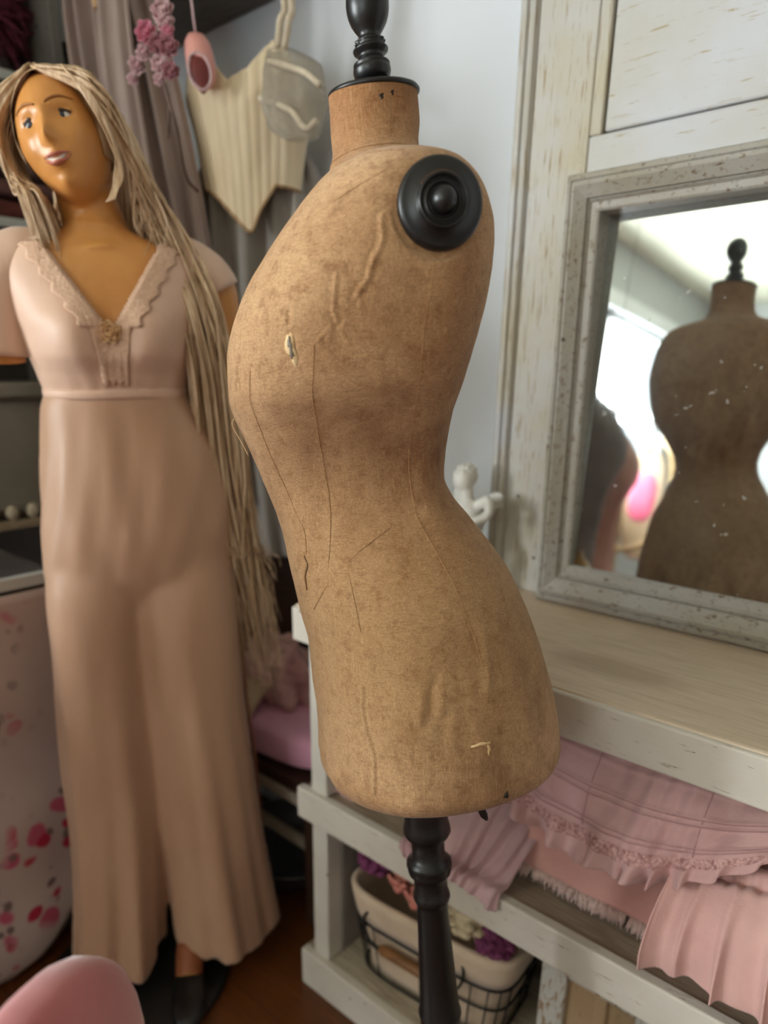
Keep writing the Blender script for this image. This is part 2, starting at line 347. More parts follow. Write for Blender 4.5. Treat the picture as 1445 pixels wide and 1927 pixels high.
CRE = [(1, .0020, [(.0844,.1123,.9889),(.0867,.1135,.965),(.085,.1177,.9419),(.0808,.1246,.9141),(.0841,.1241,.8739)], .0020),
       (1, .0012, [(.0458,.1511,1.3892),(.0515,.149,1.3719),(.0628,.1456,1.3586)], .0019),
       (1, .0013, [(.0787,.1413,1.3767),(.0828,.1382,1.349),(.0806,.1375,1.3407)], .0016),
       (1, .0012, [(.0365,.1505,1.4197),(.0376,.1516,1.3999),(.0457,.1507,1.3834)], .0020),
       (1, .0009, [(.097,.1285,1.327),(.085,.1357,1.3377),(.0889,.1318,1.326)], .0017),
       (1, .0018, [(-.041,.1328,1.0358),(-.0417,.1389,1.012),(-.0388,.147,.9779)], .005),
       (-1, .0020, [(.012,.14,1.0),(.010,.146,.96),(.014,.15,.92)], .006),
       (1, .0016, [(.004,.14,1.0),(.000,.146,.965),(.004,.15,.93)], .006),
       (-1, .0018, [(-.072,.13,.95),(-.076,.133,.91)], .007),
       (-1, .0030, [(.1235,.0481,1.1204),(.1216,.0521,1.1104),(.1247,.0472,1.0983),(.1245,.0471,1.0835)], .0014),
       (1, .0018, [(.120,.0515,1.1204),(.1181,.0555,1.1104),(.1212,.0506,1.0983),(.121,.0505,1.0835)], .0020),
       (-1, .0030, [(.1211,.119,1.354),(.1211,.1178,1.344)], .0016),
       (-1, .0025, [(.121,.1165,1.3307),(.1203,.1132,1.3168)], .0035),
       (-1, .003, [(.1212,.0391,.992),(.121,.0391,.983)], .0012), (-1, .003, [(.117,.0586,.942),(.115,.0606,.935)], .0012),
       (1, .0008, [(.060,.145,1.395),(.058,.146,1.372),(.060,.145,1.35)], .0018), (1, .0010, [(.0700,.1400,1.345),(.078,.137,1.333),(.072,.138,1.322)], .0016),
       (-1, .0010, [(.0858,.1123,.985),(.0882,.1135,.962),(.0866,.1177,.94),(.0822,.1246,.914),(.0856,.1241,.875)], .0016),
       (1, .0012, [(.01,.152,.99),(.012,.153,.965)], .004), (1, .0012, [(.03,.145,.985),(.034,.147,.958)], .004), (-1, .0010, [(.02,.149,.988),(.023,.15,.96)], .004),
       (1, .0010, [(-.02,.152,.945),(-.028,.152,.925),(-.024,.153,.905)], .005)]
def segdist(P, pts):
    d = np.full(len(P), 9.0); pts = np.array(pts)
    for a, b in zip(pts[:-1], pts[1:]):
        ab = b-a; t = np.clip(((P-a)@ab)/(ab@ab), 0, 1); d = np.minimum(d, np.linalg.norm(P-a-np.outer(t, ab), axis=1))
    return d
def form_uv(s, c, sn):
    Wd, ex, uf, ub = itp(FT, s); p = 2/ex
    u = np.sign(c)*np.abs(c)**p; v = np.sign(sn)*np.abs(sn)**p
    return np.where(u > 0, u*uf, u*ub), v*Wd
def onsurf(u, v, s, off=0.0):
    Wd, ex, uf, ub = [q[0] for q in itp(FT, s)]; a = uf if u > 0 else ub
    k = (abs(u/a)**ex+abs(v/Wd)**ex)**(-1/ex); u, v = u*k, v*k
    n = np.array([u/a/a, v/Wd/Wd]); n /= np.linalg.norm(n)+1e-9
    return np.array([u+n[0]*off, v+n[1]*off, s])
DISC = (-.0145, 1.426); NS = .13          # the neck rim is cut a little lower on the near side
def flat_disc(P):                         # the cloth lies flat under the two arm caps
    d = np.hypot(P[:, 0]-DISC[0], P[:, 2]-DISC[1]); lim = .1500+np.maximum(0, d-.042)*1.0
    return np.sign(P[:, 1])*np.minimum(np.abs(P[:, 1]), lim)
def torso_mesh(ns, nt, detail=True):
    ss = np.concatenate([np.linspace(.846, .866, 12), np.linspace(.868, 1.571, ns)]); th = np.linspace(0, 2*PI, nt, endpoint=False)
    S, T = np.meshgrid(ss, th, indexing='ij'); S = S.ravel(); T = T.ravel()
    u, v = form_uv(np.maximum(S, .852), np.cos(T), np.sin(T))
    k = np.where(S < .866, 1-.075*(1-np.sqrt(np.clip(1-((.866-S)/.0201)**2, 0, 1))), 1); u *= k; v *= k
    P = np.c_[u, v, S]; P[:, 1] = flat_disc(P); P[:, 2] -= NS*P[:, 1]*np.clip((P[:, 2]-1.500)/.06, 0, 1)**1.5
    if detail:
        # outward direction
        n = np.c_[u/.12**2, v/.14**2, 0*u]; n /= np.linalg.norm(n, axis=1, keepdims=True)
        h = fbm(P*38, 3)*.0007+fbm(P*np.array([90, 90, 45]), 5, 2)*.00028
        for sg, amp, pts, w in CRE:
            d = segdist(P, pts); h += sg*amp*np.exp(-(d/w)**2)
            if amp > .0011 and sg > 0: h -= .30*amp*np.exp(-((d-2.3*w)/w)**2)
        d = np.hypot(P[:, 0]-DISC[0], P[:, 2]-DISC[1]); h *= np.clip((d-.038)/.01, 0, 1); h *= np.clip((1.565-S)/.02, 0, 1)
        P = P+n*h[:, None]
    R = P.reshape(len(ss), nt, 3); return loft(list(R), True, True, True)
def linen():
    t = NT('aged_stained_linen'); ob = t.tc(); sx = t.n('ShaderNodeSeparateXYZ'); t.l(ob, sx.inputs[0]); z = sx.outputs[2]
    gau = lambda c, w: t.math('EXPONENT', t.math('MULTIPLY', t.math('POWER', t.math('DIVIDE', t.math('SUBTRACT', z, c), w), 2), -1))
    n1 = t.ramp(t.noise(7, None, 5, .6), [(.36, (0, 0, 0)), (.66, (1, 1, 1))]); n2 = t.ramp(t.noise(16, t.tc((1, 1, .5)), 6, .65), [(.42, (0, 0, 0)), (.7, (1, 1, 1))])
    n3 = t.ramp(t.noise(45, None, 4, .6), [(.5, (0, 0, 0)), (.75, (1, 1, 1))])
    c = t.mix(n1, lin(216, 174, 130), lin(188, 144, 102))
    c = t.mix(t.math('MULTIPLY', n3, .40), c, lin(136, 90, 50))
    # brown water stain across the waist, darker neck and hem
    wst = t.math('MULTIPLY', gau(1.215, .085), t.math('MULTIPLY_ADD', n2, .65, .32), 0, True)
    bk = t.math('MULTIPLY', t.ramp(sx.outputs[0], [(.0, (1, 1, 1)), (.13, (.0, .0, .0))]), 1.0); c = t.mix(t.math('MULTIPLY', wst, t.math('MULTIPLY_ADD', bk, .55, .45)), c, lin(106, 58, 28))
    bst = t.math('MULTIPLY', gau(1.345, .10), t.math('MULTIPLY', n2, bk)); c = t.mix(t.math('MULTIPLY', bst, .6), c, lin(132, 80, 44))
    c = t.mix(t.math('MULTIPLY', gau(1.02, .12), .55), c, lin(170, 134, 88))
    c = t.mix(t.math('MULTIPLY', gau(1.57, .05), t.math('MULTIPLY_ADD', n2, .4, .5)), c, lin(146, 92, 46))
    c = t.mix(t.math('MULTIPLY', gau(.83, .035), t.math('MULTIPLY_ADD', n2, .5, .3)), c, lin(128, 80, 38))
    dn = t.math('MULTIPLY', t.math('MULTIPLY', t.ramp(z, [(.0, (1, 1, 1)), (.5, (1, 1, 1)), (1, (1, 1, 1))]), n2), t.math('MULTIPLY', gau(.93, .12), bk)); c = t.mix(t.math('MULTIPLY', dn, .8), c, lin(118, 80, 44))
    # ring marks left by drops
    nz = t.n('ShaderNodeTexNoise'); nz.inputs['Scale'].default_value = 60; t.l(ob, nz.inputs['Vector'])
    wob = t.n('ShaderNodeVectorMath', operation='MULTIPLY_ADD'); t.l(nz.outputs[1], wob.inputs[0]); wob.inputs[1].default_value = (.006,)*3; wob.inputs[2].default_value = (-.003,)*3
    pos = t.n('ShaderNodeVectorMath', operation='ADD'); t.l(ob, pos.inputs[0]); t.l(wob.outputs[0], pos.inputs[1]); tot = 0
    for (x, y, q), r in (((.0694,.1134,1.0559), .004), ((-.0024,.1417,1.0274), .0075), ((-.0505,.1363,1.0099), .007), ((-.0715,.1141,1.0439), .009), ((-.0105,.1574,.9144), .0075), ((-.0761,.1434,.904), .006), ((-.0453,.1264,1.0516), .008), ((.0946,.1006,.9846), .007), ((.035,.14,.995), .009), ((-.06,.118,1.078), .006)):
        ds = t.n('ShaderNodeVectorMath', operation='DISTANCE'); t.l(pos.outputs[0], ds.inputs[0]); ds.inputs[1].default_value = (x, y, q)
        e = t.math('ABSOLUTE', t.math('SUBTRACT', ds.outputs['Value'], r)); e = t.math('SUBTRACT', 1, t.math('MULTIPLY', e, 1300), 0, True)
        tot = e if isinstance(tot, int) else t.math('MAXIMUM', tot, e)
    c = t.mix(t.math('MULTIPLY', tot, .32), c, lin(110, 66, 34))
    v = t.n('ShaderNodeTexVoronoi'); v.inputs['Scale'].default_value = 62; t.l(ob, v.inputs['Vector'])
    c = t.mix(t.math('MULTIPLY', t.ramp(v.outputs[0], [(.03, (.8, .8, .8)), (.06, (0, 0, 0))]), t.ramp(t.noise(19, None, 1), [(.52, (0, 0, 0)), (.56, (1, 1, 1))])), c, lin(92, 56, 30))
    sl = t.noise(1, t.tc((60, 60, 700)), 3, .6); c = t.mix(t.ramp(sl, [(.56, (0, 0, 0)), (.70, (.38, .38, .38))]), c, lin(126, 80, 44)); sv = t.noise(1, t.tc((420, 420, 22)), 3, .6); c = t.mix(t.ramp(sv, [(.56, (0, 0, 0)), (.72, (.34, .34, .34))]), c, lin(224, 184, 136))
    mt = t.noise(90, None, 5, .7); c = t.mix(t.ramp(mt, [(.52, (0, 0, 0)), (.70, (.42, .42, .42))]), c, lin(128, 82, 46))
    # weave
    wa = t.noise(1, t.tc((260, 260, 1500)), 2, .5); wb = t.noise(1, t.tc((1500, 1500, 170)), 2, .5); wv = t.math('ADD', wa, wb)
    c = t.mix(t.ramp(t.math('MULTIPLY', wv, .5), [(.38, (.85, .85, .85)), (.62, (0, 0, 0))]), c, t.mix(.55, c, lin(96, 58, 30)))
    t.base(c, .85, 0, .2); t.b.inputs['Sheen Weight'].default_value = .15; t.bump(t.math('ADD', wv, t.math('MULTIPLY', sl, .8)), .65, .0009); return t.m
m_linen = linen()
def ebony():
    t = NT('worn_ebonised_wood'); w = t.noise(28, None, 6, .7); c = t.ramp(w, [(.62, lin(24, 23, 24)), (.70, lin(40, 32, 28)), (.78, lin(104, 66, 40))])
    t.base(c, .36); t.bump(t.noise(60, None, 4), .12, .001); return t.m
m_ebony = ebony(); m_brownwood = plain('bare_brown_wood', lin(120, 80, 48), lin(70, 46, 30), 40, .5)
m_thread = plain('pale_linen_thread', lin(222, 190, 148), lin(196, 160, 116), 50, .9); m_rust = plain('dark_iron', lin(44, 38, 34), lin(66, 52, 42), 40, .5, .6)
m_seam = plain('stitched_seam', lin(190, 146, 100), lin(150, 106, 66), 300, .9)
m_wad = plain('grey_wadding', lin(150, 140, 126), lin(96, 84, 72), 150, .95, 0, .5, 200); m_flap = plain('torn_cloth_edge', lin(226, 196, 150), lin(200, 160, 112), 90, .9)
form = thing('dress_form', 'antique tan linen dress form with black turned finial and arm cap, in front', 'dress form', FORM_O, None, FORM_ROT)
torso = me_obj('torso', *torso_mesh(760, 540), m_linen, form); torso['label'] = 'stained tan linen torso'
def seam(pts, r=.00030, name='seam', mat=None, off=.0003):
    P = catmull(pts, max(12, len(pts)*14)); P = np.array([onsurf(*p, off) for p in P])
    P[:, 1] = flat_disc(P)+np.sign(P[:, 1])*0
    return G().add(*tube(P, r, 5)).obj(name, mat or m_seam, form)
SEAMS = [[(.1577,.0762,1.3106),(.1593,.0612,1.2768),(.1502,.0473,1.2403),(.1389,.0396,1.2054),(.1278,.0414,1.1698),(.1209,.0494,1.1467),(.1215,.0508,1.1206)],
 [(.1009,.1261,1.3244),(.1028,.1179,1.3011),(.1037,.1054,1.2779),(.1001,.0818,1.2394),(.0957,.0676,1.2062),(.0934,.0649,1.1809),(.0963,.0697,1.1475),(.0996,.0732,1.1238),(.1046,.0766,1.0899)],
 [(-.0067,.1541,1.3838),(-.0025,.152,1.3618),(.0039,.1471,1.3324),(.0063,.1383,1.3039),(.0082,.1192,1.2693),(.0114,.0978,1.2354),(.0113,.0833,1.2006),(.0094,.0846,1.1693),(.008,.0921,1.1524),(-.0031,.1054,1.1233),(-.0166,.1217,1.086),(-.0236,.1311,1.0573),(-.0327,.1396,1.0186),(-.0379,.1458,.9845),(-.0456,.1512,.9348),(-.0499,.1539,.869)],
 [(.0378,.091,1.1468),(.0692,.09,1.1272),(.0956,.0825,1.1041),(.12,.0549,1.0627)], [(.084,.0877,1.1126),(.0823,.0992,1.08),(.0796,.1079,1.0468)],
 [(.0581,.0634,1.4872),(.0327,.1186,1.480),(-.0003,.1332,1.474)], [(.0916,.1118,1.4298),(.0476,.1346,1.4493),(.026,.136,1.458)]]
for s_ in SEAMS: seam(s_)
neckseam = [(.048*math.cos(a), .050*math.sin(a), 1.509) for a in np.linspace(0, 2*PI, 40)]
seam(neckseam, .0003)
# worn details
def patch(center, du, ds, mat, name, off=.0006, seed=1):
    v = [onsurf(*center, off+.0006)]; n = 22
    for i in range(n):
        a = 2*PI*i/n; k = 1+.25*math.sin(3*a+seed)+.15*math.sin(5*a+2*seed)
        v.append(onsurf(center[0]+du*k*math.cos(a), center[1], center[2]+ds*k*math.sin(a), off))
    for i in range(n):
        a = 2*PI*i/n; k = (1+.25*math.sin(3*a+seed)+.15*math.sin(5*a+2*seed))*1.06
        v.append(onsurf(center[0]+du*k*math.cos(a), center[1], center[2]+ds*k*math.sin(a), -.0006))
    f = [(0, 1+i, 1+(i+1) % n) for i in range(n)]+[(1+i, 1+n+i, 1+n+(i+1) % n, 1+(i+1) % n) for i in range(n)]
    return G().add(v, f).obj(name, mat, form)
patch((.121, .1150, 1.3238), .0070, .0135, m_flap, 'torn_patch', .0002, 1); patch((.1212, .1150, 1.3275), .0034, .0050, m_wad, 'wadding_hole', .0008, 2); patch((.1206, .114, 1.3195), .0026, .0048, m_wad, 'wadding_hole', .0008, 4)
patch((-.0255, .1557, .9252), .0105, .0016, m_flap, 'torn_flap', .0014, 3); patch((-.0335, .1545, .918), .0018, .006, m_flap, 'torn_flap', .001, 5)
patch((-.0513, .154, .8620), .0026, .0035, m_rust, 'nail', .0005, 2); patch((.003, .0435, 1.552), .0022, .0024, m_rust, 'nail', .0004); patch((-.008, .043, 1.555), .0016, .0022, m_rust, 'nail', .0004)
G().add(*tube(catmull([onsurf(.1762, .0078, 1.2708, 0), onsurf(.1762, .0078, 1.2708, .004)+np.array([0, .002, -.008]), onsurf(.175, .012, 1.247, .006), onsurf(.168, .016, 1.230, .006)], 16), .0005, 5)).obj('loose_thread', m_thread, form)
G().add(*tube(np.array([onsurf(*p, .0002) for p in catmull([(.1235,.0481,1.1204),(.1216,.0525,1.1104),(.1247,.0468,1.0983),(.1245,.0473,1.0835)], 14)]), .0006, 5)).obj('split', m_brownwood, form)
# neck cap and finial
K = .00015
v, f = lathe([(0, 1.5690), (.0445, 1.5690), (.0462, 1.5704), (.0462, 1.5722), (.0450, 1.5738), (.038, 1.5754), (0, 1.577)], 56); v[:, 2] -= NS*v[:, 1]; G().add(v, f).obj('neck_cap', m_ebony, form)
fz = lambda y: 1.5790+(530-y)*.0001317*1.04
pf = [(72, 545), (72, 500), (66, 480), (66, 462), (60, 460), (60, 500), (80, 512), (104, 500), (116, 478), (124, 445), (122, 425), (108, 418), (120, 408), (119, 398), (98, 385), (84, 365), (80, 350), (90, 335), (112, 318), (115, 308), (104, 300), (88, 290), (86, 280), (96, 268), (98, 258), (84, 250), (70, 240), (68, 225), (76, 205), (96, 175), (116, 140), (130, 100), (137, 60), (139, 20), (135, -25), (122, -70), (98, -112), (62, -142), (30, -155), (0, -158)]
n = 64; rings = []
for r, y in pf:
    th = np.linspace(0, 2*PI, n, endpoint=False); rr = np.full(n, r*K*1.02)
    if 250 <= y <= 275: rr = rr*(1+.06*np.sign(np.sin(th*14))*(.5+.5*np.sin(th*3+1)))
    rings.append(np.c_[rr*np.cos(th), rr*np.sin(th), np.full(n, fz(y))])
G().add(*loft(rings[6:], True, True, True)).obj('finial', m_ebony, form)
G().add(*loft(rings[:5], True, True, True)).obj('finial_spigot', m_brownwood, form)
# arm caps
dp = [(0, -.004), (.0385, -.004), (.0392, -.002), (.0392, .004), (.0382, .0068), (.0355, .0082), (.0236, .0086), (.0232, .011), (.0232, .0142), (.0218, .0155), (.0205, .0150), (.0192, .0118), (.0178, .0112), (.0165, .0135), (.0152, .0138), (.0140, .0116), (.0128, .0108), (.0119, .0120), (.0114, .0165), (.0100, .0205), (.0072, .0240), (.0036, .0258), (0, .0262)]
for sg in (1,):
    v, f = lathe(dp, 72); P = np.c_[v[:, 0]*.95+DISC[0], sg*(v[:, 2]*.95+.1505), v[:, 1]*.95+DISC[1]]
    G().add(P, f).obj('arm_cap', m_ebony, form)
t_ = np.linspace(.6, 2.3, 24); G().add(*tube(np.c_[DISC[0]+.0224*np.cos(t_), np.full(24, .1505+.0128*.95), DISC[1]+.0224*np.sin(t_)], .0006, 5)).obj('worn_rim', m_brownwood, form)
# turned pole and tripod foot
ps = lambda row: float(np.interp(row, [1500, 1545, 1600, 1700, 1800, 1900, 1960], [.789, .7526, .7088, .6301, .5469, .4594, .4069]))
pp = [(0, .87), (.028, .87), (.028, ps(1535))]+[(h*(.00068+(r-1543)*1.5e-7), ps(r)) for r, h in ((1543,41),(1552,44),(1562,45),(1570,40),(1574,33),(1580,31),(1606,31),(1612,36),(1617,42),(1624,43),(1629,39),(1633,41),(1639,39),(1645,33),(1652,31),(1672,31),(1677,34),(1684,35),(1690,33),(1694,30),(1702,29),(1760,31),(1830,34),(1893,37),(1898,40),(1904,40),(1909,37),(1930,38),(1960,39))]+[(.030, .36), (.033, .33), (.042, .31), (.046, .28), (.042, .25), (.030, .235), (.030, .22), (.048, .20), (.050, .15), (.040, .12), (.022, .10), (0, .095)]
G().add(*lathe(pp, 48)).obj('pole', m_ebony, form)
for k in range(3):
    a = k*2*PI/3+.5; c_, s_ = math.cos(a), math.sin(a)
    P = catmull([(.03, .17), (.10, .19), (.17, .13), (.215, .05), (.25, .028)], 24); rad = np.interp(np.linspace(0, 1, 24), [0, .5, 1], [.024, .017, .013])
    W3 = FORM_ROT.transposed()@Vector((0, 0, 1))
    G().add(*tube([(p[0]*c_, p[0]*s_, p[1]-(W3.x*c_+W3.y*s_)*p[0]/W3.z*min(1, p[0]/.2)) for p in P], rad, 10)).obj('leg', m_ebony, form)
G().add(*tube(catmull([(-.030, .116, .860), (-.032, .118, .838), (-.036, .120, .825), (-.040, .1205, .816)], 10), [.0035]*4+[.0042]*4+[.003, .002], 8)).obj('hook', m_rust, form)

# ------------------------------------------------------------------ jointed shop mannequin in a pink jumpsuit
MF = np.array([.873, -.488, 0]); MC = Vector((-1.172, .655, 0))
man = thing('display_mannequin', 'long-haired blonde vintage mannequin in a pale pink silk jumpsuit', 'mannequin', MC, None, Matrix.Rotation(math.atan2(-.488, .873), 3, 'Z'))
def skin_mat():
    t = NT('amber_wax_skin'); n = t.ramp(t.noise(9), K01)
    t.base(t.mix(n, lin(214, 150, 82), lin(198, 132, 68)), .36); t.b.inputs['Subsurface Weight'].default_value = .06; t.b.inputs['Subsurface Radius'].default_value = (.01, .004, .002)
    return t.m
m_skin = skin_mat()
def satin(name, a, b, rough=.5):
    t = NT(name); t.base(t.mix(t.ramp(t.noise(5, t.tc((1, 1, .4))), K01), a, b), rough); t.b.inputs['Sheen Weight'].default_value = .25
    t.bump(t.noise(30, t.tc((3, 3, .4)), 3), .12, .004); return t.m
m_blouse = satin('pale_pink_silk', lin(218, 182, 158), lin(206, 166, 142)); m_trous = satin('peach_pink_silk', lin(190, 150, 120), lin(176, 134, 105))
def hair_mat():
    t = NT('blonde_hair'); w = t.noise(1, t.tc((70, 70, 7)), 5, .7)
    t.base(t.ramp(w, [(.3, lin(148, 116, 84)), (.5, lin(204, 172, 136)), (.72, lin(236, 212, 180))]), .42); t.b.inputs['Anisotropic'].default_value = .5; return t.m
m_hair = hair_mat()
def gs(x, c, s): return math.exp(-((x-c)/s)**2)
# head: own axes, forward = turned to her right, tilted
HC = np.array([.0176, -.0275, 1.6240]); HS = np.array([.87, .90, .81])
yaw, pit, rol = math.radians(-17), math.radians(0), math.radians(14.4)
HR = np.array((Matrix.Rotation(yaw, 3, 'Z') @ Matrix.Rotation(rol, 3, 'X') @ Matrix.Rotation(pit, 3, 'Y')))
def headpt(n):
    x, y, z = n
    by = .0735 if z > -.1 else .0735*(1-.30*min(1, (-z-.1)/.9))
    ax = .092 if x > 0 else .096
    p = np.array([ax*x, by*y, .113*z])
    Y, Z = p[1], p[2]
    if x > 0:
        k = min(1, x*2.2)
        if Z < -.02: p[0] += .012*k*min(1, (-Z-.02)/.06)*(1-abs(Y)/.08)
        d = .0075*gs(Y, 0, .0085)*gs(Z, .016, .020)+.0250*gs(Y, 0, .0085)*gs(Z, -.016, .0125)+.009*gs(Y, 0, .008)*gs(Z, -.002, .013)
        for s in (-1, 1):
            d += .0070*gs(Y, s*.0115, .0065)*gs(Z, -.0205, .0065)
            d += -.0125*gs(Y, s*.0275, .0165)*gs(Z, .0165, .0110)+.0045*gs(Y, s*.029, .022)*gs(Z, .037, .008)+.0055*gs(Y, s*.040, .018)*gs(Z, -.022, .018)
            d += -.0025*gs(Y, s*.029, .006)*gs(Z, -.046, .010)
        d += .0065*gs(Y, 0, .022)*gs(Z, -.047, .013)+.0040*gs(Y, 0, .018)*gs(Z, -.0405, .0045)+.0045*gs(Y, 0, .015)*gs(Z, -.0565, .0045)-.0035*gs(Y, 0, .02)*gs(Z, -.0490, .003)
        d += .0085*gs(Y, 0, .018)*gs(Z, -.087, .014)-.003*gs(Y, 0, .02)*gs(Z, -.069, .006)
        p[0] += d*k
    return p
def H2M(p): return HR@(np.asarray(p)*HS)+HC
def headgrid():
    nv, nu = 90, 110; v = []; f = []
    for i in range(nv+1):
        a = PI*i/nv
        for j in range(nu):
            # denser sampling on the face side
            b = 2*PI*j/nu; b = b-.35*math.sin(b)
            v.append(H2M(headpt((math.sin(a)*math.cos(b), math.sin(a)*math.sin(b), math.cos(a)))))
    for i in range(nv):
        for j in range(nu):
            k = (j+1) % nu; f.append((i*nu+j, (i+1)*nu+j, (i+1)*nu+k, i*nu+k))
    return v, f
def facez(y, z):                          # front surface x at (y, z) of the head
    lo = None
    for it in range(1):
        nz = z/.113; by = .0735 if nz > -.1 else .0735*(1-.30*min(1, (-nz-.1)/.9)); ny = y/by; nx = math.sqrt(max(.02, 1-nz*nz-ny*ny)); lo = headpt((nx, ny, nz))[0]
    return lo
# z, centre y, half width, front x, back x of the bare trunk
TR = [[1.54, -.004, .046, .048, -.056], [1.515, .002, .050, .050, -.060], [1.500, .006, .070, .054, -.066], [1.488, .008, .112, .060, -.074], [1.470, .010, .145, .070, -.082], [1.44, .012, .158, .084, -.088], [1.40, .012, .150, .100, -.088], [1.36, .010, .137, .112, -.084], [1.32, .010, .128, .112, -.078], [1.285, .010, .118, .096, -.072], [1.255, .011, .112, .086, -.070], [1.22, .014, .120, .086, -.080], [1.16, .022, .145, .092, -.095], [1.10, .028, .158, .094, -.105], [1.02, .026, .166, .092, -.106], [.95, .020, .164, .086, -.098], [.90, .016, .160, .078, -.088]]
def ringof(tab, z, grow=0, n=96, bust=True, ex=2.25):
    c, w, fx, bx = [q[0] for q in itp(tab, z)]; w += grow; out = []
    for t in np.linspace(0, 2*PI, n, endpoint=False):
        ct, st = math.cos(t), math.sin(t); p = 2/ex
        u = math.copysign(abs(ct)**p, ct); v = math.copysign(abs(st)**p, st)
        x = u*(fx+grow if u > 0 else -bx+grow)
        if bust and u > 0: x += .020*(gs(v, .48, .30)+gs(v, -.48, .30)-1.15*gs(v, 0, .2)*.5)*gs(z, 1.345, .045)*u
        out.append((x, c+v*w, z))
    return out
g = G(); g.add(*headgrid())
neck = catmull([(-.030, -.010, 1.605), (-.018, -.008, 1.56), (-.008, .002, 1.51), (-.004, .006, 1.47)], 14); g.add(*tube(neck, np.interp(np.linspace(0, 1, 14), [0, .5, .85, 1], [.046, .047, .056, .075]), 28))
zz = np.linspace(.92, 1.515, 60); g.add(*loft([ringof(TR, z, -.003, 64) for z in zz], True, True, True))
for s, cy in ((1, .012), (-1, .012)):
    sh = [(-.004, cy+s*.135, 1.452), (-.004, cy+s*.168, 1.425), (-.008, cy+s*.176, 1.37), (-.012, cy+s*.178, 1.33), (-.014, cy+s*.178, 1.305)]
    g.add(*tube(catmull(sh, 20), np.interp(np.linspace(0, 1, 20), [0, .2, .6, 1], [.050, .047, .040, .036]), 20))
# legs down to the ankles and feet
LEG = {-1: [(0, -.075, .93), (.005, -.085, .60), (-.01, -.100, .30), (-.010, -.135, .14), (.008, -.165, .080), (.05, -.185, .045)], 1: [(0, .09, .93), (.0, .09, .60), (-.015, .098, .30), (-.005, .078, .15), (.040, .048, .085), (.10, .035, .045)]}
for s in LEG: g.add(*tube(catmull(LEG[s], 40), np.interp(np.linspace(0, 1, 40), [0, .2, .42, .55, .78, .86, 1], [.075, .065, .045, .050, .027, .028, .026]), 18))
body = g.obj('body', m_skin, man, remesh=.0042); body['label'] = 'amber wax body with a smiling face'
m_eyew = plain('eye_white', lin(214, 206, 196), None, 8, .25); m_iris = plain('grey_blue_iris', lin(58, 62, 72), lin(40, 42, 50), 90, .15); m_lash = plain('dark_lash_lid_shade', lin(70, 48, 34), None, 20, .6)
m_lip = plain('rose_lips', lin(196, 116, 94), lin(178, 98, 80), 60, .35); m_tooth = plain('teeth', lin(224, 216, 206), None, 20, .25); m_brow = plain('brown_brow', lin(176, 118, 66), lin(158, 104, 56), 80, .7)
for s in (-1, 1):
    EY = .0258; ex = facez(s*EY, .0165)-.0080; c = H2M((ex, s*EY, .0165))
    G().add(*ellip(c, (.0098, .0128, .0104), 20, 14, HR)).obj('eye', m_eyew, man)
    ci = H2M((ex+.0072, s*EY-.0015, .0168)); G().add(*ellip(ci, (.0046, .0074, .0072), 20, 12, HR)).obj('iris', m_iris, man)
    up = [H2M((ex+.0120-abs(q)*.0055, s*EY+q*.0140, .0165+.0068*(1-q*q)+.0005)) for q in np.linspace(-1, 1, 15)]
    G().add(*tube(up, np.interp(np.linspace(0, 1, 15), [0, .5, 1], [.0010, .0028, .0016]), 6)).obj('lash_lid_shade', m_lash, man)  # upper lash line, thickened so its dark colour also stands for lid shade
    lid = [[H2M((ex+a-abs(q)*.006, s*EY+q*.0155, .0160+b*(1-.55*q*q)+.001)) for q in np.linspace(-1, 1, 15)] for a, b in ((.0124, .0062), (.0132, .0088), (.0110, .0125), (.0070, .0165))]
    G().add(*loft(lid, False)).obj('eyelid', m_skin, man, solid=.0012)
    br = [H2M((facez(s*(.0285+q*.020), .0375+.005*(1-q*q)-.002*s*0)+.0008, s*(.0285+q*.020), .0375+.006*(1-q*q))) for q in np.linspace(-1, 1, 15)]
    G().add(*tube(br, np.interp(np.linspace(0, 1, 15), [0, .4, 1], [.0012, .0020, .0006]), 6)).obj('eyebrow', m_brow, man)
def lips(zmid, th, curve, up):
    rows = []
    for r in np.linspace(0, 1, 7):
        row = []
        for q in np.linspace(-1, 1, 25):
            w = 1-q*q; yy = q*.0225; base = -.0490+.0052*q*q
            zt = base+(zmid+(th*w+(-.0012*gs(q, 0, .18) if up else 0))*(2*r if up else -2*r)*.5+ (.0014*w if up else -.0022*w))
            row.append(H2M((facez(yy, zt)+.0010+.0030*math.sin(PI*r)*w, yy, zt)))
        rows.append(row)
    return loft(rows, False)
G().add(*lips(0, .0062, 0, True)).obj('upper_lip', m_lip, man, solid=.001); G().add(*lips(-.0028, .0070, 0, False)).obj('lower_lip', m_lip, man, solid=.001)
rows = [[H2M((facez(q*.017, -.0495+.004*q*q+r)+.0012, q*.017, -.0495+.004*q*q+r*(1-q*q))) for q in np.linspace(-1, 1, 17)] for r in (.0018, 0, -.0030, -.0052)]
G().add(*loft(rows, False)).obj('teeth', m_tooth, man, solid=.001)
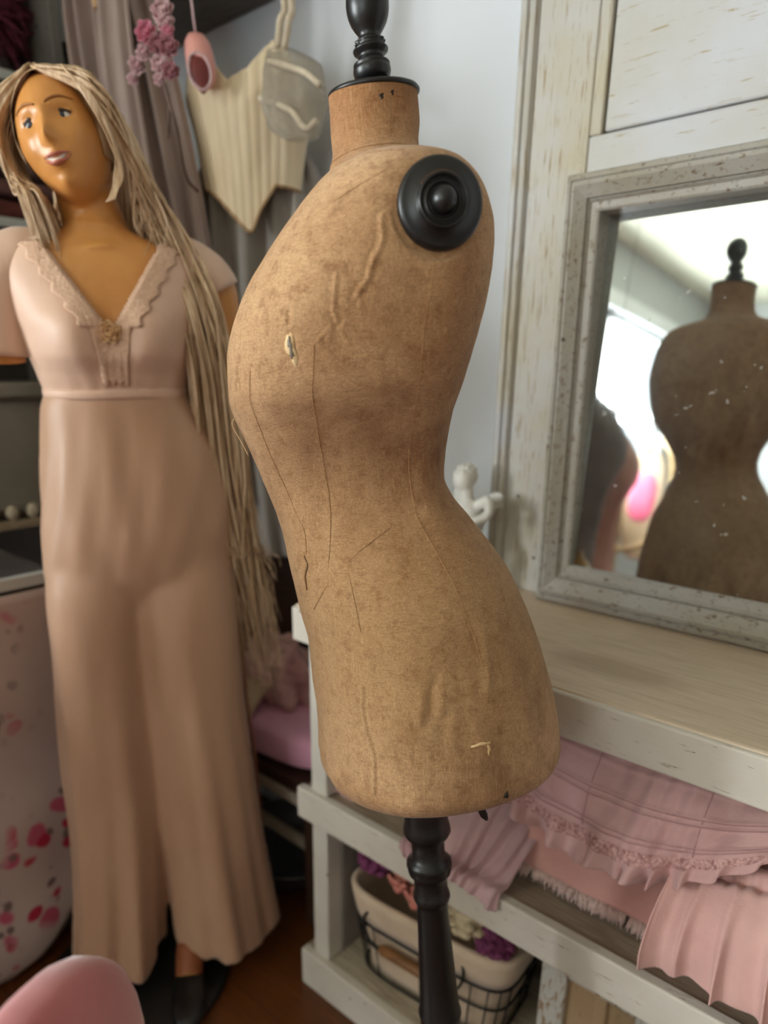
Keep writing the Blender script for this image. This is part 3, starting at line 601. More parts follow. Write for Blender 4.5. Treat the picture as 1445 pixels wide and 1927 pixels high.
# blouse with V neck
ns, nt = 170, 360; zz = np.concatenate([np.linspace(1.258, 1.47, ns-30), np.linspace(1.4725, 1.508, 30)]); rings = []
for z in zz:
    r = np.array(ringof(TR, z, .006, nt)); a = np.arctan2(r[:, 1]-.01, r[:, 0])
    pl = .004*np.sin(a*23+1.5*np.sin(a*3))*np.exp(-((z-1.27)/.03)**2); r[:, :2] *= (1+pl)[:, None]; rings.append(r)
V, Fc = loft(rings); keep = []
for q in Fc:
    c = V[list(q)].mean(0); y = abs(c[1]-.008)
    if c[0] > 0 and c[2] > 1.350 and y < (c[2]-1.350)*.66: continue
    if c[0] <= 0 and c[2] > 1.47 and y < .055+(c[2]-1.47)*.9: continue
    if c[2] > 1.47 and y < .083: continue
    keep.append(q)
g = G().add(V, keep); blouse = g.obj('blouse', m_blouse, man, solid=.002)
for s in (1, -1):
    P = catmull([(-.004, .010+s*.085, 1.462), (-.004, .010+s*.125, 1.452), (-.005, .010+s*.160, 1.425), (-.007, .010+s*.176, 1.375), (-.008, .010+s*.181, 1.318)], 26)
    m_ = 26 if s < 0 else 15; G().add(*tube(P[:m_], np.interp(np.linspace(0, 1, 26), [0, .2, .45, .7, 1], [.045, .054, .058, .059, .063])[:m_], 40, False)).obj('sleeve', m_blouse, man, solid=.002)
# lace yoke along the V, waistband
m_lace = plain('cream_lace', lin(220, 184, 158), lin(204, 164, 138), 160, .9, 0, .8, 220)
lz = np.linspace(1.272, 1.375, 16); rows = []
for z in lz:
    row = []
    for q in np.linspace(-1, 1, 13):
        y = .008+q*np.interp(z, [1.272, 1.31, 1.355, 1.375], [.020, .022, .030, .036]); r = np.array(ringof(TR, z, .0085, 180)); r = r[r[:, 0] > 0]; row.append((r[np.argmin(abs(r[:, 1]-y)), 0]+.001, y, z+.004*math.sin(q*12)))
    rows.append(row)
V, Fc = loft(rows, False); keep = [q for q in Fc if not (V[list(q)].mean(0)[2] > 1.350 and abs(V[list(q)].mean(0)[1]-.008) < (V[list(q)].mean(0)[2]-1.350)*.66+.002)]
G().add(V, keep).obj('lace_applique', m_lace, man, solid=.0012)
for s in (1, -1):
    rows = []
    for z in np.linspace(1.357, 1.484, 28):
        r = np.array(ringof(TR, z, .009, 240)); r = r[r[:, 0] > 0]; row = []
        for q in np.linspace(0, 1, 8):
            y = .008+s*((z-1.350)*.66+.003+q*(.034+.004*math.sin(z*260))); row.append((r[np.argmin(abs(r[:, 1]-y)), 0]+.0012, y, z))
        rows.append(row)
    G().add(*loft(rows, False)).obj('lace_edge', m_lace, man, solid=.0012)
G().add(*loft([[(x*1.0, y, z+.001*math.sin(y*40)) for x, y, z in ringof(TR, z0, gr, 96, False)] for z0, gr in ((1.249, .007), (1.254, .0085), (1.260, .0085), (1.265, .0065))])).obj('waistband', m_blouse, man, solid=.002)
# rose brooch
def rose(g, c, r, R=None, seed=0):
    rr = random.Random(seed); R = np.eye(3) if R is None else R
    for ring, (n_, k, tl) in enumerate(((3, .35, .15), (5, .65, .5), (7, .95, .95))):
        for i in range(n_):
            a = 2*PI*i/n_+ring*.6+rr.uniform(-.2, .2); u = []
            for p in np.linspace(0, 1, 4):
                for q in np.linspace(-1, 1, 5):
                    w = math.sin(PI*(.15+.75*p))*.55*(1+k*.5); rad = k*(.25+.75*p**.7)*(1-.12*q*q); ang = a+q*w/(k+.25)
                    u.append(np.array([math.cos(ang)*rad, math.sin(ang)*rad, (1.0-.55*tl)*p-.25*tl+.1*q*q])*r)
            f = [(i_*5+j_, (i_+1)*5+j_, (i_+1)*5+j_+1, i_*5+j_+1) for i_ in range(3) for j_ in range(4)]
            g.add(np.array(u)@R.T+np.asarray(c), f)
    g.add(*ellip(np.asarray(c)+R@np.array([0, 0, r*.1]), (r*.4, r*.4, r*.55), 10, 8, R)); return g
RX = np.array([[0, 0, 1], [0, 1, 0], [-1, 0, 0]]).astype(float)
bx = ringof(TR, 1.350, .012, 180)[0][0]
rose(G(), (bx, .006, 1.350), .019, RX, 3).obj('rose_brooch', plain('cream_rose_silk', lin(232, 196, 150), lin(216, 174, 128), 60, .6), man, solid=.0008)
m_leaf = plain('dark_green_leaf', lin(66, 70, 48), lin(48, 54, 38), 40, .6)
G().add(*ellip((bx-.004, .034, 1.350), (.004, .015, .009), 14, 8)).obj('brooch_leaf', m_leaf, man)
# wide trousers
HT = [[1.262, .011, .118, .092, -.076], [1.24, .013, .128, .094, -.084], [1.19, .024, .145, .098, -.098], [1.14, .032, .160, .102, -.108], [1.08, .032, .168, .104, -.114], [1.02, .028, .172, .104, -.116], [.95, .022, .172, .094, -.108], [.90, .018, .158, .070, -.098], [.86, .016, .130, .035, -.075]]
rg = []
for z in np.linspace(1.262, .865, 60):
    r = np.array(ringof(HT, z, 0, 140, False, 2.3)); a = np.arctan2(r[:, 1], r[:, 0]); m_ = math.sin(min(1, (1.262-z)/.1)*PI/2)
    k = 1+m_*(.012*np.sin(9*a+8*z)+.012*np.sin(5*a-14*z+1)+.010*np.sin(17*a+4*np.sin(9*z)))
    k -= .05*np.exp(-((a)/.10)**2)*max(0, min(1, (1.0-z)/.1))
    r[:, :2] = (r[:, :2]-[0, .02])*k[:, None]+[0, .02]; rg.append(r)
g = G().add(*loft(rg, True, True, True))
LT = {-1: [[1.00, -.048, .086, .080, -.090], [.90, -.064, .088, .092, -.098], [.80, -.072, .084, .089, -.095], [.66, -.075, .089, .084, -.09], [.50, -.075, .095, .085, -.09], [.34, -.082, .092, .094, -.10], [.20, -.094, .090, .104, -.115], [.075, -.106, .092, .114, -.13]],
      1: [[1.00, .088, .098, .080, -.090], [.90, .092, .104, .092, -.10], [.80, .094, .102, .090, -.098], [.66, .100, .101, .088, -.095], [.50, .108, .105, .092, -.10], [.34, .116, .104, .10, -.12], [.20, .124, .107, .108, -.145], [.095, .132, .112, .116, -.165]]}
for s in LT:
    rg = []
    for z in np.linspace(1.0, .075 if s < 0 else .095, 90):
        r = np.array(ringof(LT[s], z, 0, 160, False, 2.2)); c = r.mean(0); a = np.arctan2(r[:, 1]-c[1], r[:, 0]-c[0]); m_ = np.clip((.95-z)/.8, 0, 1)**1.3
        k = 1+m_*(.085*np.sin(6*a+s*1.2+.6*math.sin(3*z))+.05*np.sin(11*a+2*s)+.02*np.sin(23*a))+.012*np.sin(4*a+13*z)
        r[:, :2] = (r[:, :2]-c[:2])*k[:, None]+c[:2]
        if z < .2: r[:, 2] += (.2-z)/.115*(.008*np.sin(5*a+1)+.030*np.cos(a-PI)*(1 if s > 0 else .3))
        rg.append(r)
    g.add(*loft(rg, True, True, True))
tr = g.obj('trousers', m_trous, man, remesh=.0065); tr.modifiers['s'].iterations = 16
m_apric = satin('apricot_silk_lining', lin(222, 150, 112), lin(206, 132, 96))
rows = [[(x, y, z) for x, y, z in (( -.05, .118+.004*i, 1.245-.0), (.0, .128+.003*i, 1.20), (.012, .158+.004*i, 1.13), (.0, .188+.003*i, 1.06))] for i in range(4)]
G().add(*loft(rows, False)).obj('side_placket', m_apric, man, solid=.004)
m_legcover = plain('brown_leg_cover', lin(146, 84, 50), lin(128, 70, 40), 60, .55)  # browner tubes around the lower legs and ankles
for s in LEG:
    P = catmull(LEG[s], 40)[18:40]; G().add(*tube(P, np.interp(np.linspace(.45, 1, 22), [0, .2, .42, .55, .78, .86, 1], [.077, .067, .047, .052, .0295, .0305, .0285]), 18, False)).obj('leg_cover', m_legcover, man)
rows = []
for z in np.linspace(.86, .30, 30):
    c_, w_, f_, b_ = [q[0] for q in itp(LT[1], z)]; hw_ = .004+.014*math.sin(PI*(z-.30)/.56); rows.append([(x_-.030, c_+w_*1.055+.004-6*(x_)**2, z) for x_ in np.linspace(-hw_, hw_, 7)])
G().add(*loft(rows, False)).obj('side_lining', m_apric, man, solid=.002)
# shoes
m_shoe = plain('black_leather', lin(22, 21, 22), lin(15, 14, 15), 20, .28)
for s, (cx, cy, an) in {-1: (.035, -.182, -.5), 1: (.085, .040, -.15)}.items():
    g = G(); rings = []; ca, sa = math.cos(an), math.sin(an)
    for u, w, h0, h1 in ((-.075, .010, .055, .075), (-.068, .024, .048, .088), (-.04, .029, .040, .083), (0, .029, .030, .066), (.04, .034, .024, .052), (.08, .036, .022, .048), (.11, .029, .022, .042), (.13, .014, .024, .036), (.135, .003, .027, .032)):
        t = np.linspace(0, 2*PI, 20, endpoint=False); yy = w*np.cos(t); z_ = (h0+h1)/2+(h1-h0)/2*np.sin(t); rings.append(np.c_[cx+u*ca-yy*sa, cy+u*sa+yy*ca, z_])
    g.add(*loft(rings, True, True, True))
    hx, hy = cx-.062*ca, cy-.062*sa; v, f = lathe([(.010, .0205), (.012, .03), (.020, .058)], 14); g.add(v+np.array([hx, hy, 0]), f+[tuple(range(14))[::-1]])
    v, f = loft([[(cx+u*ca-w*q*sa, cy+u*sa+w*q*ca, .0205) for q in (-1, 1)]+[(cx+u*ca-w*q*sa, cy+u*sa+w*q*ca, .026) for q in (1, -1)] for u, w in ((.03, .030), (.08, .035), (.12, .02))], True, True, True); g.add(v, f)
    g.obj('shoe', m_shoe, man)
v, f = lathe([(0, 0), (.195, 0), (.20, .005), (.197, .018), (.19, .0205), (0, .0205)], 64); G().add(v+np.array([.02, -.07, 0]), f).obj('base', plain('black_stand_base', lin(30, 27, 25), lin(20, 18, 17), 9, .45), man)
v, f = lathe([(.009, .02), (.009, .95)], 12); G().add(v+np.array([-.06, .0, 0]), f).obj('support_rod', m_rust, man)
# hair
g = G(); rh = random.Random(11)
def strand(P, r0, n_=22, nn=5): g.add(*tube(catmull(P, n_), np.interp(np.linspace(0, 1, n_), [0, .1, .6, 1], [r0*.8, r0, r0*.95, r0*.25]), nn))
def J(a): return rh.uniform(-a, a)
rows = []                                  # skull cap under the strands
for a in np.linspace(0, 1, 24):
    row = []
    for b in np.linspace(-PI, PI, 49):
        el = a*(2.0 if abs(b) > 1.25 else np.interp(abs(b), [0, .35, .9, 1.25], [.66, .70, 1.15, 2.0])); row.append(H2M(np.array(headpt((math.sin(el)*math.cos(b), math.sin(el)*math.sin(b), math.cos(el))))*1.06+np.array([0, 0, .004])))
    rows.append(row)
g.add(*loft(rows, False))
def lump(i, k): return .35*math.sin(i*2.399*k)
for i in range(420):                       # her left side (falls in front of the shoulder to the thigh)
    t = rh.random(); b = np.interp(t, [0, 1], [.42, 2.9])+J(.15); st = H2M((.055-.13*t+J(.006), -.004+J(.006), .120-.03*abs(t-.35)))
    s1 = H2M((.066*math.cos(b)*1.1+.008*(1-t), .088+J(.007)-.015*t, .045+J(.02))); s2 = H2M((.02*math.cos(b)-.005-.035*t, .100+J(.010), -.045+J(.02)))
    if rh.random() < .74:
        o1 = J(.034); o2 = o1+J(.012); o3 = o2+J(.014); zend = rh.uniform(.66, .98)
        P = [st, s1, s2, (.035-.05*t+J(.014), .112+o1*.7, 1.50+J(.02)), (.072-.05*t+J(.016), .150+o1, 1.40), (.070-.05*t+J(.018), .168+o2, 1.28), (.055-.05*t+J(.018), .180+o2*1.1, 1.12), (.04-.04*t+J(.02), .194+o3*1.1+.01*math.sin(i), .97), (.03-.03*t+J(.02), .208+o3*1.3, .5*(.97+zend)), (.02+J(.02), .222+o3*1.3+J(.012), zend)]
        strand(P, rh.uniform(.0014, .0028), 38, 4)
    else:
        P = [st, s1, s2, (.045-.06*t+J(.014), .085+J(.024), 1.53+J(.02)), (.05-.06*t+J(.02), .095+J(.034), rh.uniform(1.44, 1.51))]
        strand(P, rh.uniform(.0014, .0026), 22, 4)
for i in range(260):                       # her right side
    t = rh.random(); st = H2M((.055-.13*t+J(.006), -.006+J(.006), .120-.03*abs(t-.35)))
    s1 = H2M((.062-.10*t, -.086+J(.007), .050+J(.02))); s2 = H2M((.036-.075*t, -.098+J(.008), -.04+J(.02)))
    e = np.array([.055-.075*t+J(.016), -.082+J(.016)+.012*t, 0]); z1 = rh.uniform(1.42, 1.49)
    strand([st, s1, s2, e+np.array([0, -.006, 1.545]), e+np.array([.012, .014, z1])], rh.uniform(.0014, .0027), 22, 4)
for i in range(160):                       # back
    b = rh.uniform(-.9, .9); st = H2M((-.05+J(.02), J(.03), .120)); s1 = H2M((-.112, .08*b, .05+J(.02))); s2 = H2M((-.116, .092*b, -.04))
    strand([st, s1, s2, (-.085+J(.015), .085*b+.01, 1.50), (-.10+J(.02), .11*b+.03, 1.36), (-.105+J(.02), .13*b+.04, rh.uniform(1.15, 1.3))], rh.uniform(.002, .0035), 22, 4)
for i in range(26):                        # loose curl beside the left cheek
    strand([H2M((.07+J(.004), .05, .088)), H2M((.074, .080+J(.006), .02)), H2M((.058+J(.004), .088+J(.004), -.05)), H2M((.062, .078+J(.008), -.10)), H2M((.075, .058+J(.010), -.132))], rh.uniform(.0012, .002), 20, 4)
hair = g.obj('hair', m_hair, man); hair['label'] = 'very long blonde hair parted at the crown'

# ------------------------------------------------------------------ painted hutch and buffet along the left wall
m_gwood = painted_wood('grey_green_painted_wood', lin(120, 112, 104), lin(104, 97, 90), lin(84, 70, 58), .66, (20, 3, 20))
m_edge = painted_wood('pale_shelf_edge', lin(206, 208, 204), lin(190, 190, 184), lin(140, 124, 104), .68, (20, 3, 20))
m_beige = plain('beige_shelf_edge', lin(190, 168, 140), lin(164, 142, 114), 10, .6)
m_darktop = plain('dark_slate_top', lin(88, 80, 80), lin(70, 64, 66), 8, .5)
buf = thing('buffet', 'low grey buffet with a white-edged dark top behind the floral quilt', 'buffet', (-1.79, .0, 0))
def pbox(root, name, boxes, mat, bev=.003):
    g = G()
    for b in boxes: g.add(*box(*b))
    return g.obj(name, mat, root, False, bev, world=True)
pbox(buf, 'carcass', [(-2.18, -1.43, -.28, .60, .04, .882)], m_gwood); pbox(buf, 'top', [(-2.18, -1.415, -.30, .62, .882, .897)], m_darktop)
pbox(buf, 'top_edge', [(-1.415, -1.397, -.30, .62, .879, .904)], m_edge); pbox(buf, 'plinth', [(-2.17, -1.45, -.26, .58, 0, .04)], m_gwood)
hut = thing('hutch', 'open grey shelving hutch with pale shelf edges standing on the buffet', 'shelving', (-1.99, .2, .897))
for y0 in (-.30, .955):
    pbox(hut, 'side', [(-2.18, -1.81, y0, y0+.025, .8975, 2.30)], m_gwood)
pbox(hut, 'back', [(-2.185, -2.17, -.275, .955, .8975, 2.30)], plain('dark_hutch_back', lin(86, 76, 66), lin(70, 61, 53), 5, .8))
for z, m in ((.915, m_beige), (1.604, m_edge), (1.897, m_edge), (2.28, m_edge)):
    pbox(hut, 'shelf', [(-2.17, -1.812, -.275, .955, z, z+.014)], m_gwood); pbox(hut, 'shelf_edge', [(-1.812, -1.798, -.30, .98, z-.003, z+.018)], m)
# things on the hutch
m_trunk = plain('grey_painted_tin', lin(158, 148, 134), lin(140, 130, 116), 4, .5)
tk = thing('storage_trunk', 'grey painted tin trunk with a rimmed lid on the hutch shelf', 'trunk', (-1.97, .55, .929))
pbox(tk, 'body', [(-2.10, -1.84, .12, .93, .9295, 1.225)], m_trunk, .01); pbox(tk, 'lid', [(-2.11, -1.832, .11, .94, 1.226, 1.262)], m_trunk, .006); pbox(tk, 'lid_rim', [(-1.834, -1.824, .108, .942, 1.222, 1.232)], plain('dark_lid_rim', lin(110, 98, 84), lin(94, 82, 70), 6, .5))
shl = thing('shell_garland', 'garland of cream shells on a dark cord in front of the grey trunk', 'garland', (-1.815, .73, .93))
g = G().add(*tube([(-1.818, y, .945+.006*math.sin(y*30)) for y in np.linspace(.52, .93, 60)], .009, 8)); g.obj('cord', plain('dark_brown_cord', lin(78, 58, 40), lin(60, 44, 30), 60, .8), shl, world=True)
m_shell = plain('cream_shell', lin(214, 200, 176), lin(184, 166, 140), 60, .5)
for i, y in enumerate(np.arange(.55, .94, .052)):
    G().add(*ellip((-1.806, y, .952), (.011, .017, .020), 14, 10)).obj('shell', m_shell, shl, world=True)
FAB = [('brick red', (120, 58, 50), .050, .70, 'lowest of the stack'), ('faded rose', (124, 84, 78), .045, .68, 'just above the brick red one'), ('mauve brown', (112, 84, 80), .045, .71, 'third up in the stack'), ('grey brown', (122, 108, 96), .05, .66, 'near the top of the stack'), ('stone grey', (138, 130, 120), .04, .69, 'topmost of the stack')]
def folded(name, x0, x1, y0, y1, z0, h, mat, seed, parent=None):
    g = G(); rg = []
    for y in np.linspace(y0, y1, 24):
        r = []
        for t in np.linspace(0, 2*PI, 40, endpoint=False):
            ct, st = math.cos(t), math.sin(t); ex = .35
            x = math.copysign(abs(ct)**ex, ct); z = math.copysign(abs(st)**.5, st); e = min(1, (min(y-y0, y1-y)/.015+.15))**.5
            w = .0025*math.sin(y*40+seed+3*t)
            r.append(((x0+x1)/2+(x1-x0)/2*x*(.985+.015*e)+w, y, z0+h/2+(h/2)*z*e*(1-(.10 if st > 0 else 0)*(1+math.sin(y*23+seed))*.5)))
        rg.append(r)
    g.add(*loft(rg, True, True, True)); return g.obj(name, mat, parent)
z = 1.6195
for i, (nm, c, h, w, wh) in enumerate(FAB):
    o = folded('folded_fabric', -2.06, -1.83, .96-w*.62, .945, z, h, plain(nm.replace(' ', '_')+'_cloth', lin(*c), lin(*[int(q*.75) for q in c]), 30, .9, 0, .4, 120), i); z += h
    tag(o, nm+' folded fabric on the hutch shelf, '+wh, 'fabric', 'folded fabrics on the hutch')
# feathered hat on the upper hutch shelf
hat = thing('feather_hat', 'burgundy feathered hat on the topmost hutch shelf', 'hat', (-1.93, .78, 1.912))
m_felt = plain('mauve_grey_felt', lin(118, 96, 98), lin(100, 80, 84), 30, .95); m_plume = plain('burgundy_plume', lin(112, 40, 60), lin(80, 24, 42), 60, .9)
v, f = lathe([(.0, .0), (.115, .0), (.118, .006), (.075, .014), (.072, .07), (.05, .10), (0, .108)], 40); G().add(v+np.array([-1.93, .78, 1.9125]), f).obj('felt_crown', m_felt, hat, world=True)
g = G(); rp = random.Random(5)
for i in range(420):
    a = rp.uniform(0, 2*PI); r0 = rp.uniform(0, .06); c = np.array([-1.915+.45*r0*math.cos(a), .86+r0*math.sin(a)*1.3, 2.03+rp.uniform(-.02, .08)])
    d = np.array([rp.uniform(-.3, .55), rp.uniform(-1, 1), rp.uniform(-.8, 1)]); d /= np.linalg.norm(d); l_ = rp.uniform(.05, .115)
    g.add(*tube([c, c+d*l_*.5+np.array([0, 0, .006]), c+d*l_+np.array([0, 0, -.02])], [.0035, .003, .0008], 4))
g.obj('plume', m_plume, hat, world=True)
# floral quilt hanging from the buffet front
def floral():
    t = NT('rose_print_cotton'); ob = t.tc()
    c = t.mix(t.ramp(t.noise(4), K01), lin(206, 186, 178), lin(192, 170, 162))
    wob = t.n('ShaderNodeTexNoise'); wob.inputs['Scale'].default_value = 9; t.l(ob, wob.inputs['Vector'])
    ad = t.n('ShaderNodeVectorMath', operation='MULTIPLY_ADD'); t.l(wob.outputs[1], ad.inputs[0]); ad.inputs[1].default_value = (.06,)*3; t.l(ob, ad.inputs[2])
    zone = t.ramp(t.noise(3.2, None, 1), [(.42, (0, 0, 0)), (.50, (1, 1, 1))])
    for sc, th, col in ((11, .26, lin(196, 92, 116)), (15, .24, lin(186, 40, 70)), (21, .20, lin(126, 104, 100))):
        v = t.n('ShaderNodeTexVoronoi'); v.inputs['Scale'].default_value = sc; t.l(ad.outputs[0], v.inputs['Vector'])
        c = t.mix(t.math('MULTIPLY', t.ramp(v.outputs[0], [(th, (1, 1, 1)), (th+.07, (0, 0, 0))]), zone), c, col)
    t.base(c, .85); t.bump(t.noise(30, None, 3), .2, .004); return t.m
ql = []
nyq, nzq = 40, 50
g = G(); rows = []
for b in np.linspace(0, 1, nzq):
    zq = .874-b*.862; ymax = .615 if zq > .28 else .615-.26*(1-math.sqrt(max(0, 1-((.28-zq)/.27)**2))); row = []
    for a in np.linspace(0, 1, nyq):
        y = -.27+a*(ymax+.27); row.append((-1.388+.006*math.sin(y*16+2*b)*b+.004*math.sin(y*31)*b+.004*math.sin(zq*22), y, zq))
    rows.append(row)
g.add(*loft(rows, False)); o = g.obj('quilt', floral(), solid=.009); tag(o, 'pale quilt printed with red and pink roses, hanging down the buffet front', 'quilt')
# brass post at the left edge
brass = plain('aged_brass', lin(150, 112, 48), lin(110, 78, 30), 14, .35, .8)
bh = thing('hanging_brass_ball', 'aged brass ball hanging on a cord at the left edge of the photo', 'ornament', (-.965, .275, .83))
v, f = lathe([(0, .775), (.008, .78), (.012, .79), (.024, .797), (.037, .818), (.040, .832), (.037, .846), (.024, .868), (.011, .876), (.009, .89), (.004, .9), (0, .9)], 36)
G().add(v+np.array([-.965, .275, 0]), f).obj('ball', brass, bh, world=True)
G().add(*tube([(-.965, .275, .898), (-.965, .275, ZC)], .0007, 6)).obj('cord', plain('brown_cord', lin(96, 72, 50), None, 40, .9), bh, world=True)

# ------------------------------------------------------------------ pink padded chair close to the camera
m_velvet = plain('dusty_pink_velvet', lin(190, 108, 108), lin(170, 90, 92), 10, .9, 0, 0, 60, (1, 1, 1), .5)
m_chairw = plain('white_chair_wood', lin(210, 200, 192), lin(190, 178, 168), 10, .5)
ch = thing('padded_chair', 'dusty pink velvet padded chair, blurred, nearest the camera', 'chair', (-.328, .020, 0))
def sell(c, r, ex=.5, n=36, m=20):
    v, f = ellip((0, 0, 0), (1, 1, 1), n, m); v = np.sign(v)*np.abs(v)**ex; v /= np.maximum(1e-9, np.linalg.norm(v, axis=1)[:, None])**.0
    return v*np.asarray(r)+np.asarray(c), f
def rotz_about(v, c, a):
    v = np.asarray(v)-np.asarray(c); ca, sa = math.cos(a), math.sin(a); R = np.array([[ca, -sa, 0], [sa, ca, 0], [0, 0, 1]]); return v@R.T+np.asarray(c)
cc = (-.328, .020, 0); aa = math.radians(35)
v, f = sell((cc[0], cc[1], .708), (.04, .235, .205), .62); G().add(rotz_about(v, cc, aa), f).obj('backrest', m_velvet, ch, world=True)
v, f = sell((cc[0]-.19, cc[1], .50), (.19, .18, .05), .6); G().add(rotz_about(v, cc, aa), f).obj('seat', m_velvet, ch, world=True)
for dx, dy in ((-.02, -.14), (-.02, .14), (-.34, -.14), (-.34, .14)):
    v, f = tube([(cc[0]+dx, cc[1]+dy, .72 if dx > -.1 else .48), (cc[0]+dx, cc[1]+dy, 0)], [.018, .013], 12); G().add(rotz_about(v, cc, aa), f).obj('leg', m_chairw, ch, world=True)

# ------------------------------------------------------------------ corner: shelf, rail and hanging clothes
m_darkw = plain('dark_stained_wood', lin(112, 102, 92), lin(90, 80, 72), 8, .6, 0, .2, 40, (3, 20, 20))
pts = [(-2.195, 1.06), (-1.62, 1.08), (-1.40, 1.11), (-1.22, 1.16), (-1.08, 1.21), (-1.03, 1.245), (-2.195, 1.245)]
v = [(x, y, z_) for z_ in (2.045, 2.07) for x, y in pts]; n = len(pts)
o = G().add(v, [tuple(range(n))[::-1], tuple(range(n, 2*n))]+[(i, (i+1) % n, n+(i+1) % n, n+i) for i in range(n)]).obj('corner_shelf', m_darkw, smooth=False, bevel=.003); tag(o, 'dark wooden corner shelf above the hanging clothes', 'shelf')
rail = thing('clothes_rail', 'wooden clothes rail fixed across the corner above the dresses', 'rail', (-1.6, .965, 2.14))
G().add(*tube([(-2.2, .965, 2.14), (-1.02, .965, 2.14)], .012, 14)).obj('rod', plain('tan_rod_wood', lin(176, 140, 98), lin(150, 116, 78), 10, .5), rail, world=True)
G().add(*tube([(-1.05, .965, 2.14), (-1.05, 1.25, 2.14)], .008, 10)).obj('bracket', m_rust, rail, world=True)
def cloth_mat(name, a, b, rough=.9, alpha=1.0):
    t = NT(name); t.base(t.mix(t.ramp(t.noise(14, t.tc((1, 1, .3))), K01), a, b), rough); t.b.inputs['Sheen Weight'].default_value = .2
    t.bump(t.noise(60, t.tc((1, 1, .4)), 3), .15, .002); t.b.inputs['Alpha'].default_value = alpha; return t.m
# mauve dress
m_mauve = cloth_mat('mauve_taupe_chiffon', lin(168, 148, 140), lin(146, 125, 118))
mv = thing('mauve_dress', 'mauve taupe chiffon dress hanging in long folds behind the blonde mannequin', 'dress', (-1.50, .955, 1.0))
def drape(cx, cy, tab, z0, z1, ang, folds, amp, seed, nz=70, nt=220):
    rg = []; ca, sa = math.cos(ang), math.sin(ang)
    for z in np.linspace(z0, z1, nz):
        w, d, ox = [q[0] for q in itp(tab, z)]; r = []
        for t in np.linspace(0, 2*PI, nt, endpoint=False):
            k = 1+amp*(.6*math.sin(folds*t+seed+.8*math.sin(2.1*z*3+t))+.4*math.sin(folds*1.7*t+2*seed)); x = w*math.cos(t)+ox; y = d*math.sin(t)*k+.3*d*amp*2*math.sin(folds*.5*math.cos(t)*3+seed); x *= 1+.02*math.sin(folds*t)
            r.append((cx+x*ca-y*sa, cy+x*sa+y*ca, z))
        rg.append(r)
    return loft(rg, True, True, True)
G().add(*drape(-1.475, .915, [(2.11, .07, .025, -.01), (2.0, .088, .03, -.01), (1.85, .108, .036, .010), (1.7, .118, .04, .028), (1.5, .130, .042, .042), (1.2, .140, .045, .045), (1.0, .14, .05, .045)], 2.11, 1.0, .60, 11, .45, 1.0)).obj('skirt', m_mauve, mv, world=True)
G().add(*drape(-1.415, .872, [(2.10, .030, .012, 0), (1.9, .036, .014, 0), (1.6, .04, .016, .02), (1.25, .05, .02, .03)], 2.10, 1.25, .6, 6, .35, 2.0)).obj('sash', m_mauve, mv, world=True)
G().add(*tube(catmull([(-1.475, .915, 2.09), (-1.475, .915, 2.125), (-1.475, .950, 2.158), (-1.475, .985, 2.145)], 14), .003, 8)).obj('hook', m_rust, mv, world=True)
G().add(*tube(catmull([(-1.46, .858, 2.09), (-1.44, .852, 1.98), (-1.43, .850, 1.93)], 12), .007, 8)).obj('ribbon', plain('tan_ribbon', lin(206, 170, 128), lin(186, 150, 108), 20, .6), mv, world=True)
# blossom garland on the mauve dress
gl = thing('blossom_garland', 'garland of pink silk blossoms and twigs hanging on the mauve dress', 'garland', (-1.36, .87, 1.85))
m_pk = [plain('pink_blossom', lin(226, 150, 168), lin(208, 126, 148), 60, .7), plain('pale_blossom', lin(226, 194, 196), lin(206, 168, 172), 60, .7), plain('dusky_blossom', lin(186, 132, 140), lin(166, 110, 120), 60, .7)]
m_twig = plain('brown_twig', lin(112, 88, 76), lin(86, 66, 56), 40, .8)
def pxy(px, py, y):                        # point of the photograph's ray on the plane y
    r = fwd+RT*(px-660)/1328-upc*(py-1139)/1328; return np.array([0, 0, H])+r*(y/r[1])
FL = [(275, 62, 0, .021), (306, 20, 1, .022), (312, 45, 1, .018), (296, 84, 2, .019), (318, 88, 2, .020), (270, 100, 1, .015), (258, 124, 1, .018), (300, 122, 1, .017), (322, 134, 2, .017), (250, 150, 1, .012), (316, 60, 0, .013), (300, 150, 1, .012)]
TW = [[(312, -40), (305, 30), (290, 90), (300, 140), (330, 230), (350, 330), (372, 360)], [(262, 60), (285, 90), (318, 60)], [(240, 140), (262, 122), (300, 125)], [(300, 140), (318, 190), (316, 260)]]
for p in TW: G().add(*tube(catmull([pxy(x, y, .835) for x, y in p], 30), .0030, 6)).obj('twig', m_twig, gl, world=True)
fwd_ = np.array([.75, -.66, 0]); fu = np.array([0, 0, 1.0]); FR = np.array([np.cross(fu, fwd_), fu, fwd_]).T
for i, (x, y, m, r) in enumerate(FL): rose(G(), pxy(x, y, .83), r*.95, FR, i).obj('blossom', m_pk[m], gl, world=True, solid=.0008)
